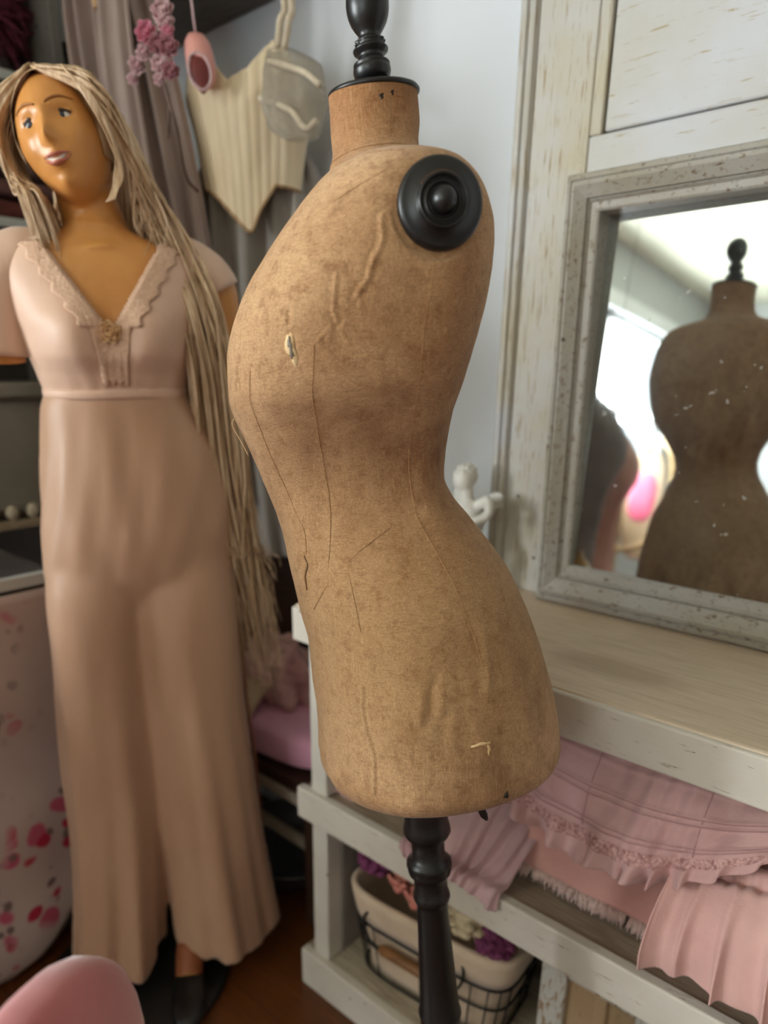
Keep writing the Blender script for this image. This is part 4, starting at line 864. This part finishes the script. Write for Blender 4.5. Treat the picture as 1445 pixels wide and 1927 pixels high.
# pink slipper hung beside the dress
sl = thing('satin_slipper', 'pink satin slipper with a dark red opening hanging beside the cream corset', 'slipper', (-1.36, .99, 1.80))
T0, T1 = pxy(368, 62, .985), pxy(385, 165, .985); dv = T1-T0; rg = []; sd = np.array([.64, .76, 0]); fo = np.array([.76, -.64, .0])
for q, w, d in ((0, .004, .004), (.05, .016, .016), (.18, .024, .024), (.4, .027, .026), (.65, .028, .024), (.85, .024, .018), (1, .014, .012)):
    rg.append([T0+dv*q+sd*w*math.cos(t)+fo*d*math.sin(t) for t in np.linspace(0, 2*PI, 24, endpoint=False)])
G().add(*loft(rg, True, True, True)).obj('upper', plain('pink_satin', lin(236, 172, 160), lin(222, 150, 140), 10, .4), sl, world=True)
def slo(q, w, k=1.0): return [T0+dv*q+sd*(w*math.cos(t)-.004)*1.0+fo*(.0215-.006*max(0, q-.6)+.35*w*k*math.sin(t)) for t in np.linspace(0, 2*PI, 20, endpoint=False)]
G().add(*loft([slo(q, w) for q, w in ((.46, .002), (.54, .012), (.68, .0175), (.85, .018), (1.0, .014), (1.12, .008), (1.18, .002))], True, True, True)).obj('lining', plain('dark_red_satin', lin(132, 56, 54), lin(112, 44, 44), 10, .5), sl, world=True)
rim = [T0+dv*q+sd*(x-.004)+fo*(.0245-.006*max(0, q-.6)) for q, x in ((.45, 0), (.52, .013), (.68, .0195), (.86, .020), (1.02, .014), (1.12, .0), (1.02, -.014), (.86, -.020), (.68, -.0195), (.52, -.013), (.45, 0))]
G().add(*tube(catmull(rim, 60), .0026, 6)).obj('binding', m_pk[1], sl, world=True)
G().add(*tube(catmull([T0+fo*.0, T0+np.array([-.01, -.01, .10]), np.array([-1.40, .96, 2.10]), np.array([-1.40, .967, 2.153])], 16), .0022, 6)).obj('ribbon', m_pk[1], sl, world=True)
# cream corset with tulle skirt and sheer sleeve
m_cors = cloth_mat('cream_boned_cotton', lin(236, 218, 186), lin(222, 200, 164))
cz_ = thing('corset_gown', 'cream boned corset with a sheer sleeve and long grey tulle skirt hanging in the corner', 'gown', (-1.32, 1.06, .85))
wd = np.array([.84, .54, 0]); nd = np.array([.54, -.84, 0]); C0 = np.array([-1.298, 1.100, -.042])
def ctop(a): return np.interp(a, [-1, -.85, -.45, -.18, .15, .55, .75, 1], [1.893, 1.908, 1.905, 1.868, 1.885, 1.93, 1.915, 1.845])
def cbot(a): return np.interp(a, [-1, -.6, -.3, .0, .12, .3, .6, 1], [1.700, 1.672, 1.640, 1.608, 1.605, 1.645, 1.690, 1.685])
rows = []
for b in np.linspace(0, 1, 40):
    row = []
    for a in np.linspace(-1, 1, 90):
        z = ctop(a)+(cbot(a)-ctop(a))*b; hw = np.interp(b, [0, .2, .55, 1], [.125, .132, .116, .104]); k = math.sqrt(max(0, 1-a*a*.98)); bone = .0022*abs(math.sin(a*PI*6))
        p = C0+wd*(a*hw+.0)+nd*(.072*k*np.interp(b, [0, .2, .7, 1], [1, 1.1, .85, .8])+bone); row.append((p[0], p[1], z-.042))
    rows.append(row)
G().add(*loft(rows, False)).obj('bodice', m_cors, cz_, world=True, solid=.003)
m_piping = plain('tan_piping', lin(186, 152, 112), lin(166, 132, 94), 20, .7)
G().add(*tube([np.array(p)+nd*.002 for p in rows[-1]], .003, 6)).obj('hem_piping', m_piping, cz_, world=True)
m_tulle = cloth_mat('grey_tulle', lin(160, 153, 146), lin(140, 133, 126))
G().add(*drape(-1.315, 1.128, [(1.735, .100, .045, .0), (1.70, .125, .05, 0), (1.64, .150, .055, 0), (1.5, .155, .06, 0), (1.2, .160, .062, 0), (.98, .155, .060, .01), (.86, .125, .05, .02)], 1.735, .86, .57, 11, .30, .4)).obj('tulle_skirt', m_tulle, cz_, world=True)
def sheer_mat():
    t = NT('sheer_grey_net'); tr = t.n('ShaderNodeBsdfTransparent'); mx = t.n('ShaderNodeMixShader'); t.base(lin(176, 166, 150), .9)
    t.l(t.ramp(t.noise(12, None, 3), [(.3, (.32, .32, .32)), (.7, (.66, .66, .66))]), mx.inputs[0]); t.l(tr.outputs[0], mx.inputs[1]); t.l(t.b.outputs[0], mx.inputs[2]); t.l(mx.outputs[0], t.out.inputs[0]); return t.m
SLV = [pxy(525, 92, 1.06), pxy(548, 125, 1.06), pxy(556, 180, 1.06), pxy(552, 225, 1.06), pxy(568, 262, 1.06)]
P = catmull(SLV, 30); rad = np.interp(np.linspace(0, 1, 30), [0, .25, .6, .85, 1], [.020, .055, .062, .05, .030]); rg = []
for i, p in enumerate(P):
    rg.append([p+wd*rad[i]*math.cos(t)*(1+.06*math.sin(5*t+i*.4))+nd*rad[i]*.6*math.sin(t)*(1+.08*math.sin(7*t)) for t in np.linspace(0, 2*PI, 40, endpoint=False)])
G().add(*loft(rg)).obj('sheer_sleeve', sheer_mat(), cz_, world=True)
m_trim = plain('ivory_lace_trim', lin(214, 200, 178), lin(196, 180, 156), 80, .9)
for p in ([(518, 134), (550, 142), (585, 155), (612, 178)], [(502, 200), (530, 210), (560, 225), (578, 250), (590, 256), (606, 242)]):
    G().add(*tube(catmull([pxy(x, y, 1.06)+nd*.045 for x, y in p], 24), .0055, 8)).obj('lace_trim', m_trim, cz_, world=True)
for p in ([(522, 88), (527, 40), (532, -20)], [(535, 92), (543, 40), (545, -20)]):
    a_ = [pxy(x, y, 1.04) for x, y in p]; a_.append(np.array([a_[-1][0]-.005, .968, 2.152]))
    G().add(*tube(catmull(a_, 20), .0065, 8)).obj('strap', m_trim, cz_, world=True)

# ------------------------------------------------------------------ bench with pink cushion
bn = thing('wooden_bench', 'dark wooden bench with pale rails beside the white cabinet', 'bench', (-1.50, 1.06, 0))
m_dkb = plain('dark_brown_wood', lin(74, 48, 34), lin(54, 34, 24), 8, .5, 0, .2, 40, (3, 20, 20)); m_rail = painted_wood('worn_white_rail', lin(196, 184, 168), lin(176, 162, 144), lin(120, 100, 78), .6)
BX0, BX1, BY0, BY1 = -2.05, -.985, .945, 1.215
pbox(bn, 'seat', [(BX0, BX1, BY0, BY1, .365, .395)], m_dkb); pbox(bn, 'front_rail', [(BX0+.02, BX1-.005, BY0-.004, BY0+.018, .335, .362)], m_rail)
pbox(bn, 'stretcher', [(BX0+.02, BX1-.02, BY0+.03, BY0+.05, .185, .21)], m_rail); pbox(bn, 'back', [(BX0, BX1, BY1, BY1+.02, .36, .86)], m_dkb)
for x in (BX0+.01, BX1-.05):
    for y in (BY0+.01, BY1-.045): pbox(bn, 'leg', [(x, x+.04, y, y+.04, 0, .365)], m_dkb)
m_cush = cloth_mat('orchid_pink_cotton', lin(244, 184, 208), lin(232, 164, 192))
v, f = sell((-1.47, 1.08, .447), (.47, .13, .052), .42); o = G().add(v, f).obj('seat_cushion', m_cush); tag(o, 'orchid pink seat cushion on the dark bench', 'cushion')
# pile of pink frills on the cushion
def heap(name, c, r, mat, seed, amp=.25, parent=None):
    v, f = ellip((0, 0, 0), (1, 1, 1), 90, 50); n_ = v.copy(); h = fbm(v*3.2, seed, 3)*amp+.08*np.sin(v[:, 0]*17+3*v[:, 2]+seed)
    v = v*(1+h)[:, None]; v[:, 2] = np.maximum(v[:, 2], -.45)+.45; v[:, 2] /= 1.45
    return G().add(v*np.asarray(r)+np.asarray(c), f).obj(name, mat, parent)
o = heap('frilled_blouse', (-1.27, 1.09, .492), (.12, .075, .15), cloth_mat('blush_pink_cotton', lin(222, 182, 172), lin(196, 146, 146)), 3); tag(o, 'crumpled blush pink frilled blouse on the pink bench cushion', 'blouse')
o = heap('folded_blanket', (-1.47, 1.10, .492), (.085, .07, .10), cloth_mat('deep_pink_wool', lin(186, 130, 150), lin(160, 104, 126)), 8); tag(o, 'rose pink crumpled blanket on the bench cushion behind the blonde hair', 'blanket')
rows = [[(x, y-.0+.004*math.sin(i*1.3), z) for x, y, z in ((-1.30+i*.012, 1.055, .585), (-1.30+i*.012, .990, .535), (-1.295+i*.012, .940, .49), (-1.290+i*.012, .925, .45), (-1.288+i*.0125, .928, .425))] for i in range(8)]
o = G().add(*loft(rows, False)).obj('ribbon_sash', plain('beige_ribbon', lin(206, 176, 146), lin(186, 154, 124), 30, .7), solid=.003, sub=1); tag(o, 'beige ribbon sash draped over the pink bench cushion', 'sash')
v, f = lathe([(0, .0), (.11, .0), (.15, .03), (.175, .085), (.18, .09), (.172, .09), (.145, .035), (.10, .012), (0, .012)], 48)
o = G().add(v+np.array([-1.22, 1.085, 0.0]), f).obj('metal_basin', plain('galvanised_metal', lin(140, 140, 142), lin(110, 110, 114), 8, .4, .7)); tag(o, 'galvanised metal basin on the floor under the bench', 'basin')

# ------------------------------------------------------------------ white cherub on the cabinet
m_plast = plain('white_plaster', lin(222, 220, 212), lin(204, 200, 192), 20, .6, 0, .2, 60)
chb = thing('cherub_figurine', 'small white plaster cherub figurine on the cabinet beside the mirror frame', 'figurine', (-.735, 1.12, .887))
g = G(); q0 = np.array([-.735, 1.12, .887])
def qq(x, y, z): return q0+np.array([x, y, z])
g.add(*ellip(qq(-.012, 0, .212), (.021, .021, .024), 20, 14)); g.add(*ellip(qq(0, 0, .142), (.030, .026, .038), 20, 14)); g.add(*ellip(qq(.002, -.004, .108), (.031, .030, .026), 20, 14))
g.add(*tube(catmull([qq(-.006, 0, .195), qq(-.003, 0, .17)], 6), .013, 12))
for P, r in (([(-.024, 0, .165), (-.040, -.010, .150), (-.034, -.028, .140), (-.012, -.034, .150)], (.012, .008)), ([(.024, 0, .168), (.045, -.004, .178), (.050, -.010, .155), (.028, -.028, .140)], (.012, .008)),
             ([(-.014, -.006, .10), (-.022, -.030, .085), (-.020, -.026, .05), (-.020, -.034, .034)], (.017, .010)), ([(.016, -.006, .10), (.024, -.024, .075), (.020, -.006, .045), (.018, -.018, .034)], (.017, .010))):
    g.add(*tube(catmull([qq(*p) for p in P], 12), np.linspace(r[0], r[1], 12), 10))
g.obj('body', m_plast, chb, world=True, remesh=.003)
for i, (a, b, c) in enumerate(((-.014, .01, .232), (-.028, .0, .226), (.004, .0, .228), (-.014, -.012, .233))): pass
g = G().add(*ellip(qq(-.012, .006, .218), (.022, .021, .022), 16, 12)); 
for i in range(26):
    a, b = random.uniform(0, 2*PI), random.uniform(.2, 1.4); g.add(*ellip(qq(-.012+.021*math.sin(b)*math.cos(a), .006+.020*math.sin(b)*math.sin(a), .216+.021*math.cos(b)), (.0055, .0055, .0055), 8, 6))
g.obj('hair', m_plast, chb, world=True)
for s in (-1, 1):
    rows = []
    for u in np.linspace(0, 1, 10):
        rows.append([qq(s*(.012+u*.045), .018+.012*u+.003*math.sin(v_*20), .155+.035*math.sin(u*2.2)-v_*(.05-.03*u)*(1)) for v_ in np.linspace(0, 1, 10)])
    G().add(*loft(rows, False)).obj('wing', m_plast, chb, world=True, solid=.005)
v, f = lathe([(0, 0), (.046, 0), (.048, .006), (.042, .012), (.038, .020), (.042, .026), (.036, .036), (0, .038)], 32); G().add(v+q0, f).obj('pedestal', m_plast, chb, world=True)

# ------------------------------------------------------------------ pink garments on the cabinet shelf
def cotton(name, a, b):
    t = NT(name); c = t.mix(t.ramp(t.noise(8), K01), a, b); t.base(c, .9); t.b.inputs['Sheen Weight'].default_value = .25
    h = t.math('ADD', t.noise(24, None, 4, .6), t.math('MULTIPLY', t.noise(420, None, 2), .25)); t.bump(h, .35, .006); return t.m
m_g1 = cotton('faded_pink_cotton', lin(214, 174, 170), lin(200, 156, 154)); m_g2 = cotton('salmon_pink_linen', lin(216, 164, 154), lin(202, 146, 138))
m_g3 = cotton('rose_pink_poplin', lin(220, 176, 168), lin(206, 158, 152)); m_g4 = cotton('dusty_lilac_pink_voile', lin(206, 170, 172), lin(190, 150, 156)); m_fr = cotton('frayed_pink_edge', lin(228, 200, 190), lin(212, 176, 168))
m_glace = plain('pink_eyelet_lace', lin(222, 178, 172), lin(160, 112, 112), 190, .9, 0, .8, 200); m_tuck = plain('pintuck_stitch', lin(196, 152, 152), lin(180, 134, 136), 200, .9)
def cloth(xs, prof, wr, nu, nv):          # xs: (x0, x1); prof(a) -> polyline of (y, z) from back to hem; wr(a, b) -> outward offset
    rows = []
    for a in np.linspace(0, 1, nu):
        pr = catmull([(0, y, z) for y, z in prof(a)], nv); row = []
        t = np.gradient(pr, axis=0)
        for k in range(nv):
            n_ = np.array([0, -abs(t[k][2])-1e-6, -t[k][1]*1.0]); n_[2] = abs(n_[2]); n_ /= np.linalg.norm(n_)+1e-9; dx, dn = wr(a, k/(nv-1))
            row.append((xs[0]+(xs[1]-xs[0])*a+dx, pr[k][1]+n_[1]*dn, pr[k][2]+n_[2]*dn))
        rows.append(row)
    return rows
# flat salmon linen with a frayed front edge
def wrB(a, b): return (.002*math.sin(9*b+5*a), .0025*math.sin(11*a+4*b)+.002*math.sin(23*a+2))
rB = cloth((-.458, -.05), lambda a: [(1.16, .600), (1.02, .605), (.955, .590), (.925, .556), (.908, .522)], wrB, 80, 30)
tw = thing('linen_towel', 'flat salmon pink linen with a frayed edge under the ruffles on the cabinet shelf', 'linen', (-.31, 1.0, .497))
G().add(*loft(rB, False)).obj('cloth', m_g2, tw, world=True, solid=.006)
g = G(); rb = random.Random(4)
for i in range(520):
    a = rb.uniform(.02, .98); k = min(78, int(a*79)); p = np.array(rB[k][-1])*(1-(a*79-k))+np.array(rB[k+1][-1])*(a*79-k); d = np.array([rb.uniform(-.008, .008), -rb.uniform(.006, .018), -rb.uniform(.008, .02)])
    e = p+d; e[2] = max(e[2], .4995); m_ = (p+e)/2+np.array([0, -.003, .003]); g.add(*tube([p+np.array([0, .003, .002]), m_, e], [.0018, .0016, .0006], 4))
g.obj('fringe', m_fr, tw, world=True)
# tiered blouse with pintucks, lace and ruffled hem
def hemz(a): return .618+.10*(a-.42)**2+.035*max(0, .2-a)*5*.2
def profA(a):
    e = (1-abs(2*a-1)**3); sag = .30*max(0, a-.45)**1.5
    return [(1.15, .795), (.99, .795), (.94, .788), (.915-.012*e, .748+.015*(1-e)+sag*.3), (.893-.018*e, .700+sag*.5+.02*(1-e)), (.878-.020*e, .660+sag*.8+.02*(1-e)), (.868-.020*e, hemz(a)+sag+.012*(1-e))]
def wrA(a, b):
    d = .0035*math.sin(19*a+6*b)+.0025*math.sin(37*a-9*b+1)+.004*fbm(np.array([a*9, b*5, .3]), 12, 2)*.5
    for q in (.46, .585, .615, .735, .76): d += .0028*gs(b, q, .008)
    r = max(0, (b-.84)/.16); ph = 58*a+2.5*math.sin(9*a)+1.2*math.sin(23*a); d += r*(.5+.5*abs(math.sin(7*a+1)))*(.015*math.sin(ph)+.007*math.sin(97*a+2*math.sin(5*a)))+.0045*math.sin(26*a-14*b+2*math.sin(6*a))*b+.0022*math.sin(71*a+9*b+3*math.sin(11*a))*(.4+b)
    return (.006*r*math.cos(58*a+1.5*math.sin(9*a)), d)
rA = cloth((-.475, -.065), profA, wrA, 300, 110)
bl = thing('tiered_blouse', 'faded pink tiered blouse with pintucks, lace band and ruffled hem on the cabinet shelf', 'blouse', (-.27, 1.0, .6))
V, Fc = loft(rA, False); G().add(V, Fc).obj('bodice', m_g1, bl, world=True, solid=.0025)
R_ = np.array(rA)
def band(i0, i1, off): return loft(list(R_[:, i0:i1]+np.array([0, -off, off*.3])), False)
G().add(*band(88, 98, .0022)).obj('lace_band', m_glace, bl, world=True)
for k in (64, 67, 80, 83): G().add(*tube(R_[::4, k]+np.array([0, -.0022, 0]), .0007, 5)).obj('pintuck', m_tuck, bl, world=True)
for i in (95, 205): G().add(*tube(R_[i, 38:88:3]+np.array([0, -.002, 0]), .0008, 5)).obj('side_seam', m_tuck, bl, world=True)
# ruffled sleeve garment hanging over the shelf edge at the right
def profC(a): return [(1.08, .640+.04*a), (.97, .665+.05*a), (.90, .672+.05*a), (.857, .650+.05*a), (.826, .615+.05*a), (.813, .575+.03*a), (.812, .532+.02*math.sin(5*a)-.05*a*a)]
def wrC(a, b):
    r = min(1, max(0, (b-.38)/.5)); p = 52*a+2.2*math.sin(6*a+1.2*b); r *= .75+.25*math.sin(9*a+4*b); d = r*(.013*math.sin(p)+.007*math.sin(.47*p+1)+.004*math.sin(2.3*p))+.004*math.sin(13*a+9*b)+.0035*fbm(np.array([a*16, b*9, .7]), 31, 2)
    d -= .010*gs(b, .40, .03); d += .007*gs(b, .34, .03)+.003*gs(b, .40, .05)*math.sin(120*a)
    return (.012*r*math.cos(p), d)
rC = cloth((-.218, .13), profC, wrC, 240, 90)
slv = thing('ruffled_nightgown', 'rose pink gathered nightgown spilling over the cabinet shelf edge at the right', 'nightgown', (-.05, .95, .53))
G().add(*loft(rC, False)).obj('skirt_ruffle', m_g3, slv, world=True, solid=.0025); RC = np.array(rC)
G().add(*tube(RC[::3, 36]+np.array([0, -.002, .001]), .0012, 5)).obj('gather_stitch', m_tuck, slv, world=True)
# lilac-pink frill heap at the left, drooping over the rail
def profD(a): return [(1.12, .58-.05*abs(a-.7)), (1.0, .60-.09*abs(a-.75)), (.93, .575-.07*abs(a-.75)), (.88, .535-.02*abs(a-.7)), (.848, .512), (.822, .512), (.812, .485+.03*abs(a-.72)-.012*math.sin(7*a))]
def wrD(a, b):
    r = .3+.7*b; p = 40*a+3.2*math.sin(5*a+3*b)+1.5*math.sin(13*a-2*b); r *= .7+.3*math.sin(8*a+5*b); return (.006*r*math.cos(p), .004+r*(.0085*math.sin(p)+.004*math.sin(2.1*p)))
rD = cloth((-.640, -.440), profD, wrD, 200, 70)
o = G().add(*loft(rD, False)).obj('frilled_camisole', m_g4, None, solid=.0025); tag(o, 'lilac pink frilled camisole drooping over the shelf rail behind the black pole', 'camisole')
def profE(a): return [(1.12, .50), (1.08, .53), (1.0, .555-.03*abs(a-.5)), (.93, .54), (.885, .518), (.862, .506)]
def wrE(a, b): return (.004*math.cos(36*a+5*b), .006*math.sin(36*a+5*b)*min(1, 4*b)+.006*math.sin(9*a+7*b))
rE = cloth((-.858, -.752), profE, wrE, 90, 50)
o = G().add(*loft(rE, False)).obj('crumpled_slip', m_g3, None, solid=.0025); tag(o, 'crumpled pale pink slip at the left end of the cabinet shelf', 'slip')

# ------------------------------------------------------------------ wire basket with flowers in the lower compartment
bk = thing('wire_basket', 'black wire basket with cream cloth liner and a wooden grip in the lower compartment', 'basket', (-.62, 1.0, .0945))
m_wire = plain('black_wire', lin(40, 40, 40), lin(56, 54, 52), 40, .5, .5); m_liner = cotton('cream_basket_liner', lin(226, 204, 180), lin(208, 184, 160)); m_grip = plain('brown_wood_grip', lin(150, 104, 62), lin(122, 82, 46), 30, .5)
BC = np.array([-.640, .980]); ba = math.radians(5)
def bring(z, n=80, grow=0):
    k = (z-.10)/.21; hx, hy = .152+.030*k+grow, .085+.022*k+grow; out = []
    for t in np.linspace(0, 2*PI, n, endpoint=False):
        ct, st = math.cos(t), math.sin(t); x = math.copysign(abs(ct)**.4, ct)*hx; y = math.copysign(abs(st)**.4, st)*hy
        out.append((BC[0]+x*math.cos(ba)-y*math.sin(ba), BC[1]+x*math.sin(ba)+y*math.cos(ba), z))
    return np.array(out)
G().add(*loft([bring(z, 80, -.003+.0015*math.sin(z*90)) for z in np.linspace(.100, .298, 14)]+[bring(.304, 80, .001), bring(.300, 80, .008), bring(.282, 80, .008), bring(.250, 80, .007), bring(.232, 80, .006)], True, True)).obj('liner', m_liner, bk, world=True, solid=.003)
for z in (.098, .175, .228):
    P = bring(z, 80, .0085); G().add(*tube(np.vstack([P, P[:1]]), .0028, 8)).obj('wire_ring', m_wire, bk, world=True)
for i in range(0, 80, 4):
    G().add(*tube([bring(z, 80, .0085)[i] for z in (.098, .15, .19, .230)], .0019, 6)).obj('wire', m_wire, bk, world=True)
hp = lambda u, z, o=.014: np.array([BC[0]+u*math.cos(ba)+(.102+o)*math.sin(ba), BC[1]+u*math.sin(ba)-(.098+o)*math.cos(ba), z])
G().add(*tube(catmull([hp(-.115, .272, .004), hp(-.128, .250), hp(-.12, .212), hp(-.09, .195), hp(.06, .195), hp(.09, .212), hp(.098, .250), hp(.085, .272, .004)], 50), .003, 8)).obj('handle', m_wire, bk, world=True)
G().add(*tube([hp(-.088, .195), hp(-.08, .195), hp(.05, .195), hp(.058, .195)], [.008, .0115, .0115, .008], 14)).obj('grip', m_grip, bk, world=True)
m_lab = plain('white_linen_patch', lin(236, 232, 228), None, 40, .8)
m_pur = plain('plum_petals', lin(132, 62, 104), lin(104, 42, 80), 70, .8); m_sal = plain('salmon_petals', lin(226, 150, 136), lin(208, 124, 114), 60, .7); m_crm = plain('dried_cream_petals', lin(216, 202, 172), lin(190, 172, 140), 60, .8)
BFL = [(-.775, .955, .335, .036, m_pur, 'plum hydrangea head at the left end of the wire basket'), (-.735, 1.03, .345, .038, m_pur, 'plum hydrangea head towards the back left of the wire basket'), (-.700, .925, .330, .026, m_sal, 'salmon pink rose in the wire basket, just left of the black pole'), (-.655, .920, .322, .028, m_sal, 'salmon pink rose in the wire basket, nearest the black pole'), (-.69, 1.0, .342, .026, m_sal, 'salmon pink rose at the middle back of the wire basket'),
       (-.545, .945, .338, .036, m_crm, 'dried cream flower head in the wire basket, right of the black pole'), (-.575, 1.02, .345, .034, m_crm, 'dried cream flower head at the back right of the wire basket'), (-.490, .935, .322, .028, m_pur, 'plum flower at the front right corner of the wire basket'), (-.46, .985, .330, .027, m_pur, 'plum flower at the right end of the wire basket')]
UPR = np.eye(3)
for i, (x, y, z, r, m, lb) in enumerate(BFL):
    g = G(); y -= .028; r *= 1.28; z += .006 if y < .95 else .016
    if m is m_sal: rose(g, (x, y, z), r, np.array(Matrix.Rotation(-.7, 3, 'X')), i)
    else:
        rr = random.Random(i)
        for k in range(46):
            a, b = rr.uniform(0, 2*PI), math.acos(rr.uniform(-.5, 1)); d = np.array([math.sin(b)*math.cos(a), math.sin(b)*math.sin(a), math.cos(b)])
            g.add(*ellip(np.array([x, y, z])+d*r*.8, (r*.26, r*.26, r*.16), 8, 6))
        g.add(*ellip((x, y, z), (r*.75, r*.75, r*.7), 14, 10))
    o = g.obj('artificial_flower', m, solid=.0008 if m is m_sal else 0); tag(o, lb, 'flower', 'flowers in the wire basket')
# distressed panelled crate beside the basket
m_cr = painted_wood('flaking_blue_white_crate_paint', lin(198, 198, 194), lin(186, 178, 164), lin(150, 122, 90), .52, (16, 16, 4)); m_crp = painted_wood('bare_tan_crate_panel', lin(176, 150, 116), lin(160, 130, 96), lin(118, 90, 62), .60, (16, 16, 4))
cr = thing('distressed_crate', 'distressed wooden crate with flaking pale paint right of the wire basket', 'crate', (-.14, 1.0, .0945))
KX0, KX1, KY0, KY1 = -.398, .10, .905, 1.15
pbox(cr, 'back_panel', [(KX0+.012, KX1-.012, KY1-.014, KY1, .096, .375)], m_crp); pbox(cr, 'front_panel', [(KX0+.012, KX1-.012, KY0+.012, KY0+.022, .096, .375)], m_crp)
for x0, x1 in ((KX0, KX0+.045), (-.24, -.205), (KX1-.045, KX1)): pbox(cr, 'stile', [(x0, x1, KY0, KY0+.0119, .0955, .38)], m_cr)
for x0, x1 in ((KX0+.0455, -.2405), (-.2045, KX1-.0455)):
    for z0, z1 in ((.345, .38), (.0955, .13)): pbox(cr, 'rail', [(x0, x1, KY0, KY0+.0119, z0, z1)], m_cr)
    pbox(cr, 'slat', [((x0+x1)/2-.012, (x0+x1)/2+.012, KY0+.003, KY0+.0119, .1305, .3445)], m_crp)
pbox(cr, 'side_panel', [(KX0, KX0+.0115, KY0+.0125, KY1, .0955, .38)], m_cr); pbox(cr, 'side_panel', [(KX1-.0115, KX1, KY0+.0125, KY1, .0955, .38)], m_cr)

# ------------------------------------------------------------------ what the mirror sees behind the camera
def other_form(name, label, loc, rz, mat, drop):
    t = thing(name, label, 'dress form', loc, None, Matrix.Rotation(rz, 3, 'Z'))
    v, f = torso_mesh(120, 90, False); v = v-np.array([0, 0, drop]); me_obj('torso', v, f, mat, t)
    v, f = lathe([(0, .84), (.03, .84), (.03, .74), (.04, .72), (.025, .70), (.03, .3), (.045, .26), (.03, .2), (.15, .05), (.16, .03), (.16, 0), (0, 0)], 32); G().add(v, f).obj('pole', m_ebony, t)
    v, f = lathe([(0, 1.5705), (.0445, 1.5705), (.0478, 1.573), (.04, 1.578), (0, 1.58)], 32); G().add(v-np.array([0, 0, drop]), f).obj('neck_cap', m_ebony, t); return t
other_form('dress_form', 'dark grey linen dress form seen only in the mirror, left of the tan one', (-1.19, .0, 0), math.radians(0), plain('dark_grey_linen', lin(108, 98, 90), lin(92, 82, 74), 12, .9, 0, .3, 200), .10)
other_form('dress_form', 'dusty pink dress form seen only in the mirror, behind the dark grey one', (-1.36, -.55, 0), math.radians(8), plain('dusty_pink_velvet_cover', lin(190, 140, 122), lin(172, 122, 106), 12, .9), .155)
gc = thing('gilded_chair', 'gilded wooden armchair with pink upholstery, seen in the mirror', 'chair', (-1.90, -2.45, 0))
m_gilt = plain('gilt_wood', lin(160, 128, 76), lin(130, 100, 54), 14, .4, .3); m_hot = plain('bright_pink_velvet', lin(186, 70, 98), lin(166, 56, 82), 10, .8)
GA = math.radians(35); GP = (-1.90, -2.45, 0)
def gpart(name, vf, m): v, f = vf; G().add(rotz_about(np.asarray(v)+np.array(GP), GP, GA), f).obj(name, m, gc, world=True)
gpart('back_frame', tube(catmull([(-.22, 0, .45), (-.25, -.01, .85), (-.24, -.03, 1.15), (-.14, -.05, 1.36), (0, -.055, 1.42), (.14, -.05, 1.36), (.24, -.03, 1.15), (.25, -.01, .85), (.22, 0, .45)], 60), .022, 10), m_gilt)
gpart('back_panel', sell((0, .0, .99), (.205, .012, .36), .7), plain('tan_caned_panel', lin(136, 112, 82), lin(118, 92, 62), 60, .7)); gpart('back_pad', sell((0, .0, 1.05), (.155, .035, .17), .75), m_hot); gpart('seat_pad', sell((0, .26, .46), (.25, .25, .055), .6), m_hot)
for x in (-.22, .22):
    gpart('arm', tube(catmull([(x, .0, .80), (x*1.2, .2, .72), (x*1.2, .36, .70), (x*1.1, .40, .62), (x, .40, .42)], 24), .018, 10), m_gilt)
    for y in (.02, .46): gpart('leg', tube([(x, y, .42), (x*1.02, y, .2), (x, y, 0)], [.026, .02, .014], 12), m_gilt)

# ------------------------------------------------------------------ small pieces belong to the part they sit on
NEST = {'iris': 'eye', 'lash_lid_shade': 'eye', 'seam': 'torso', 'split': 'torso', 'torn_patch': 'torso', 'torn_flap': 'torso', 'wadding_hole': 'torso', 'nail': 'torso', 'loose_thread': 'torso', 'worn_rim': 'arm_cap', 'finial_spigot': 'finial',
        'brooch_leaf': 'rose_brooch', 'lace_edge': 'blouse', 'lace_applique': 'blouse', 'side_placket': 'trousers', 'grip': 'handle', 'pintuck': 'bodice', 'side_seam': 'bodice', 'lace_band': 'bodice', 'hem_piping': 'bodice', 'gather_stitch': 'skirt_ruffle',
        'lace_trim': 'sheer_sleeve', 'lid_rim': 'lid', 'binding': 'upper', 'lining': 'upper', 'fringe': 'cloth', 'bracket': 'rod', 'shelf_edge': 'shelf', 'top_edge': 'top'}
del NEST['lining']
def cen(o): return np.array(o.bound_box).mean(0)
bn_ = lambda o: o.name.split('.')[0]
for root in [o for o in COL.objects if o.type == 'EMPTY' and o.get('label')]:
    kids = list(root.children)
    for c in kids:
        t_ = NEST.get(bn_(c)); cand = [k for k in kids if bn_(k) == t_]
        if cand: c.parent = min(cand, key=lambda k: float(np.linalg.norm(cen(k)-cen(c))))
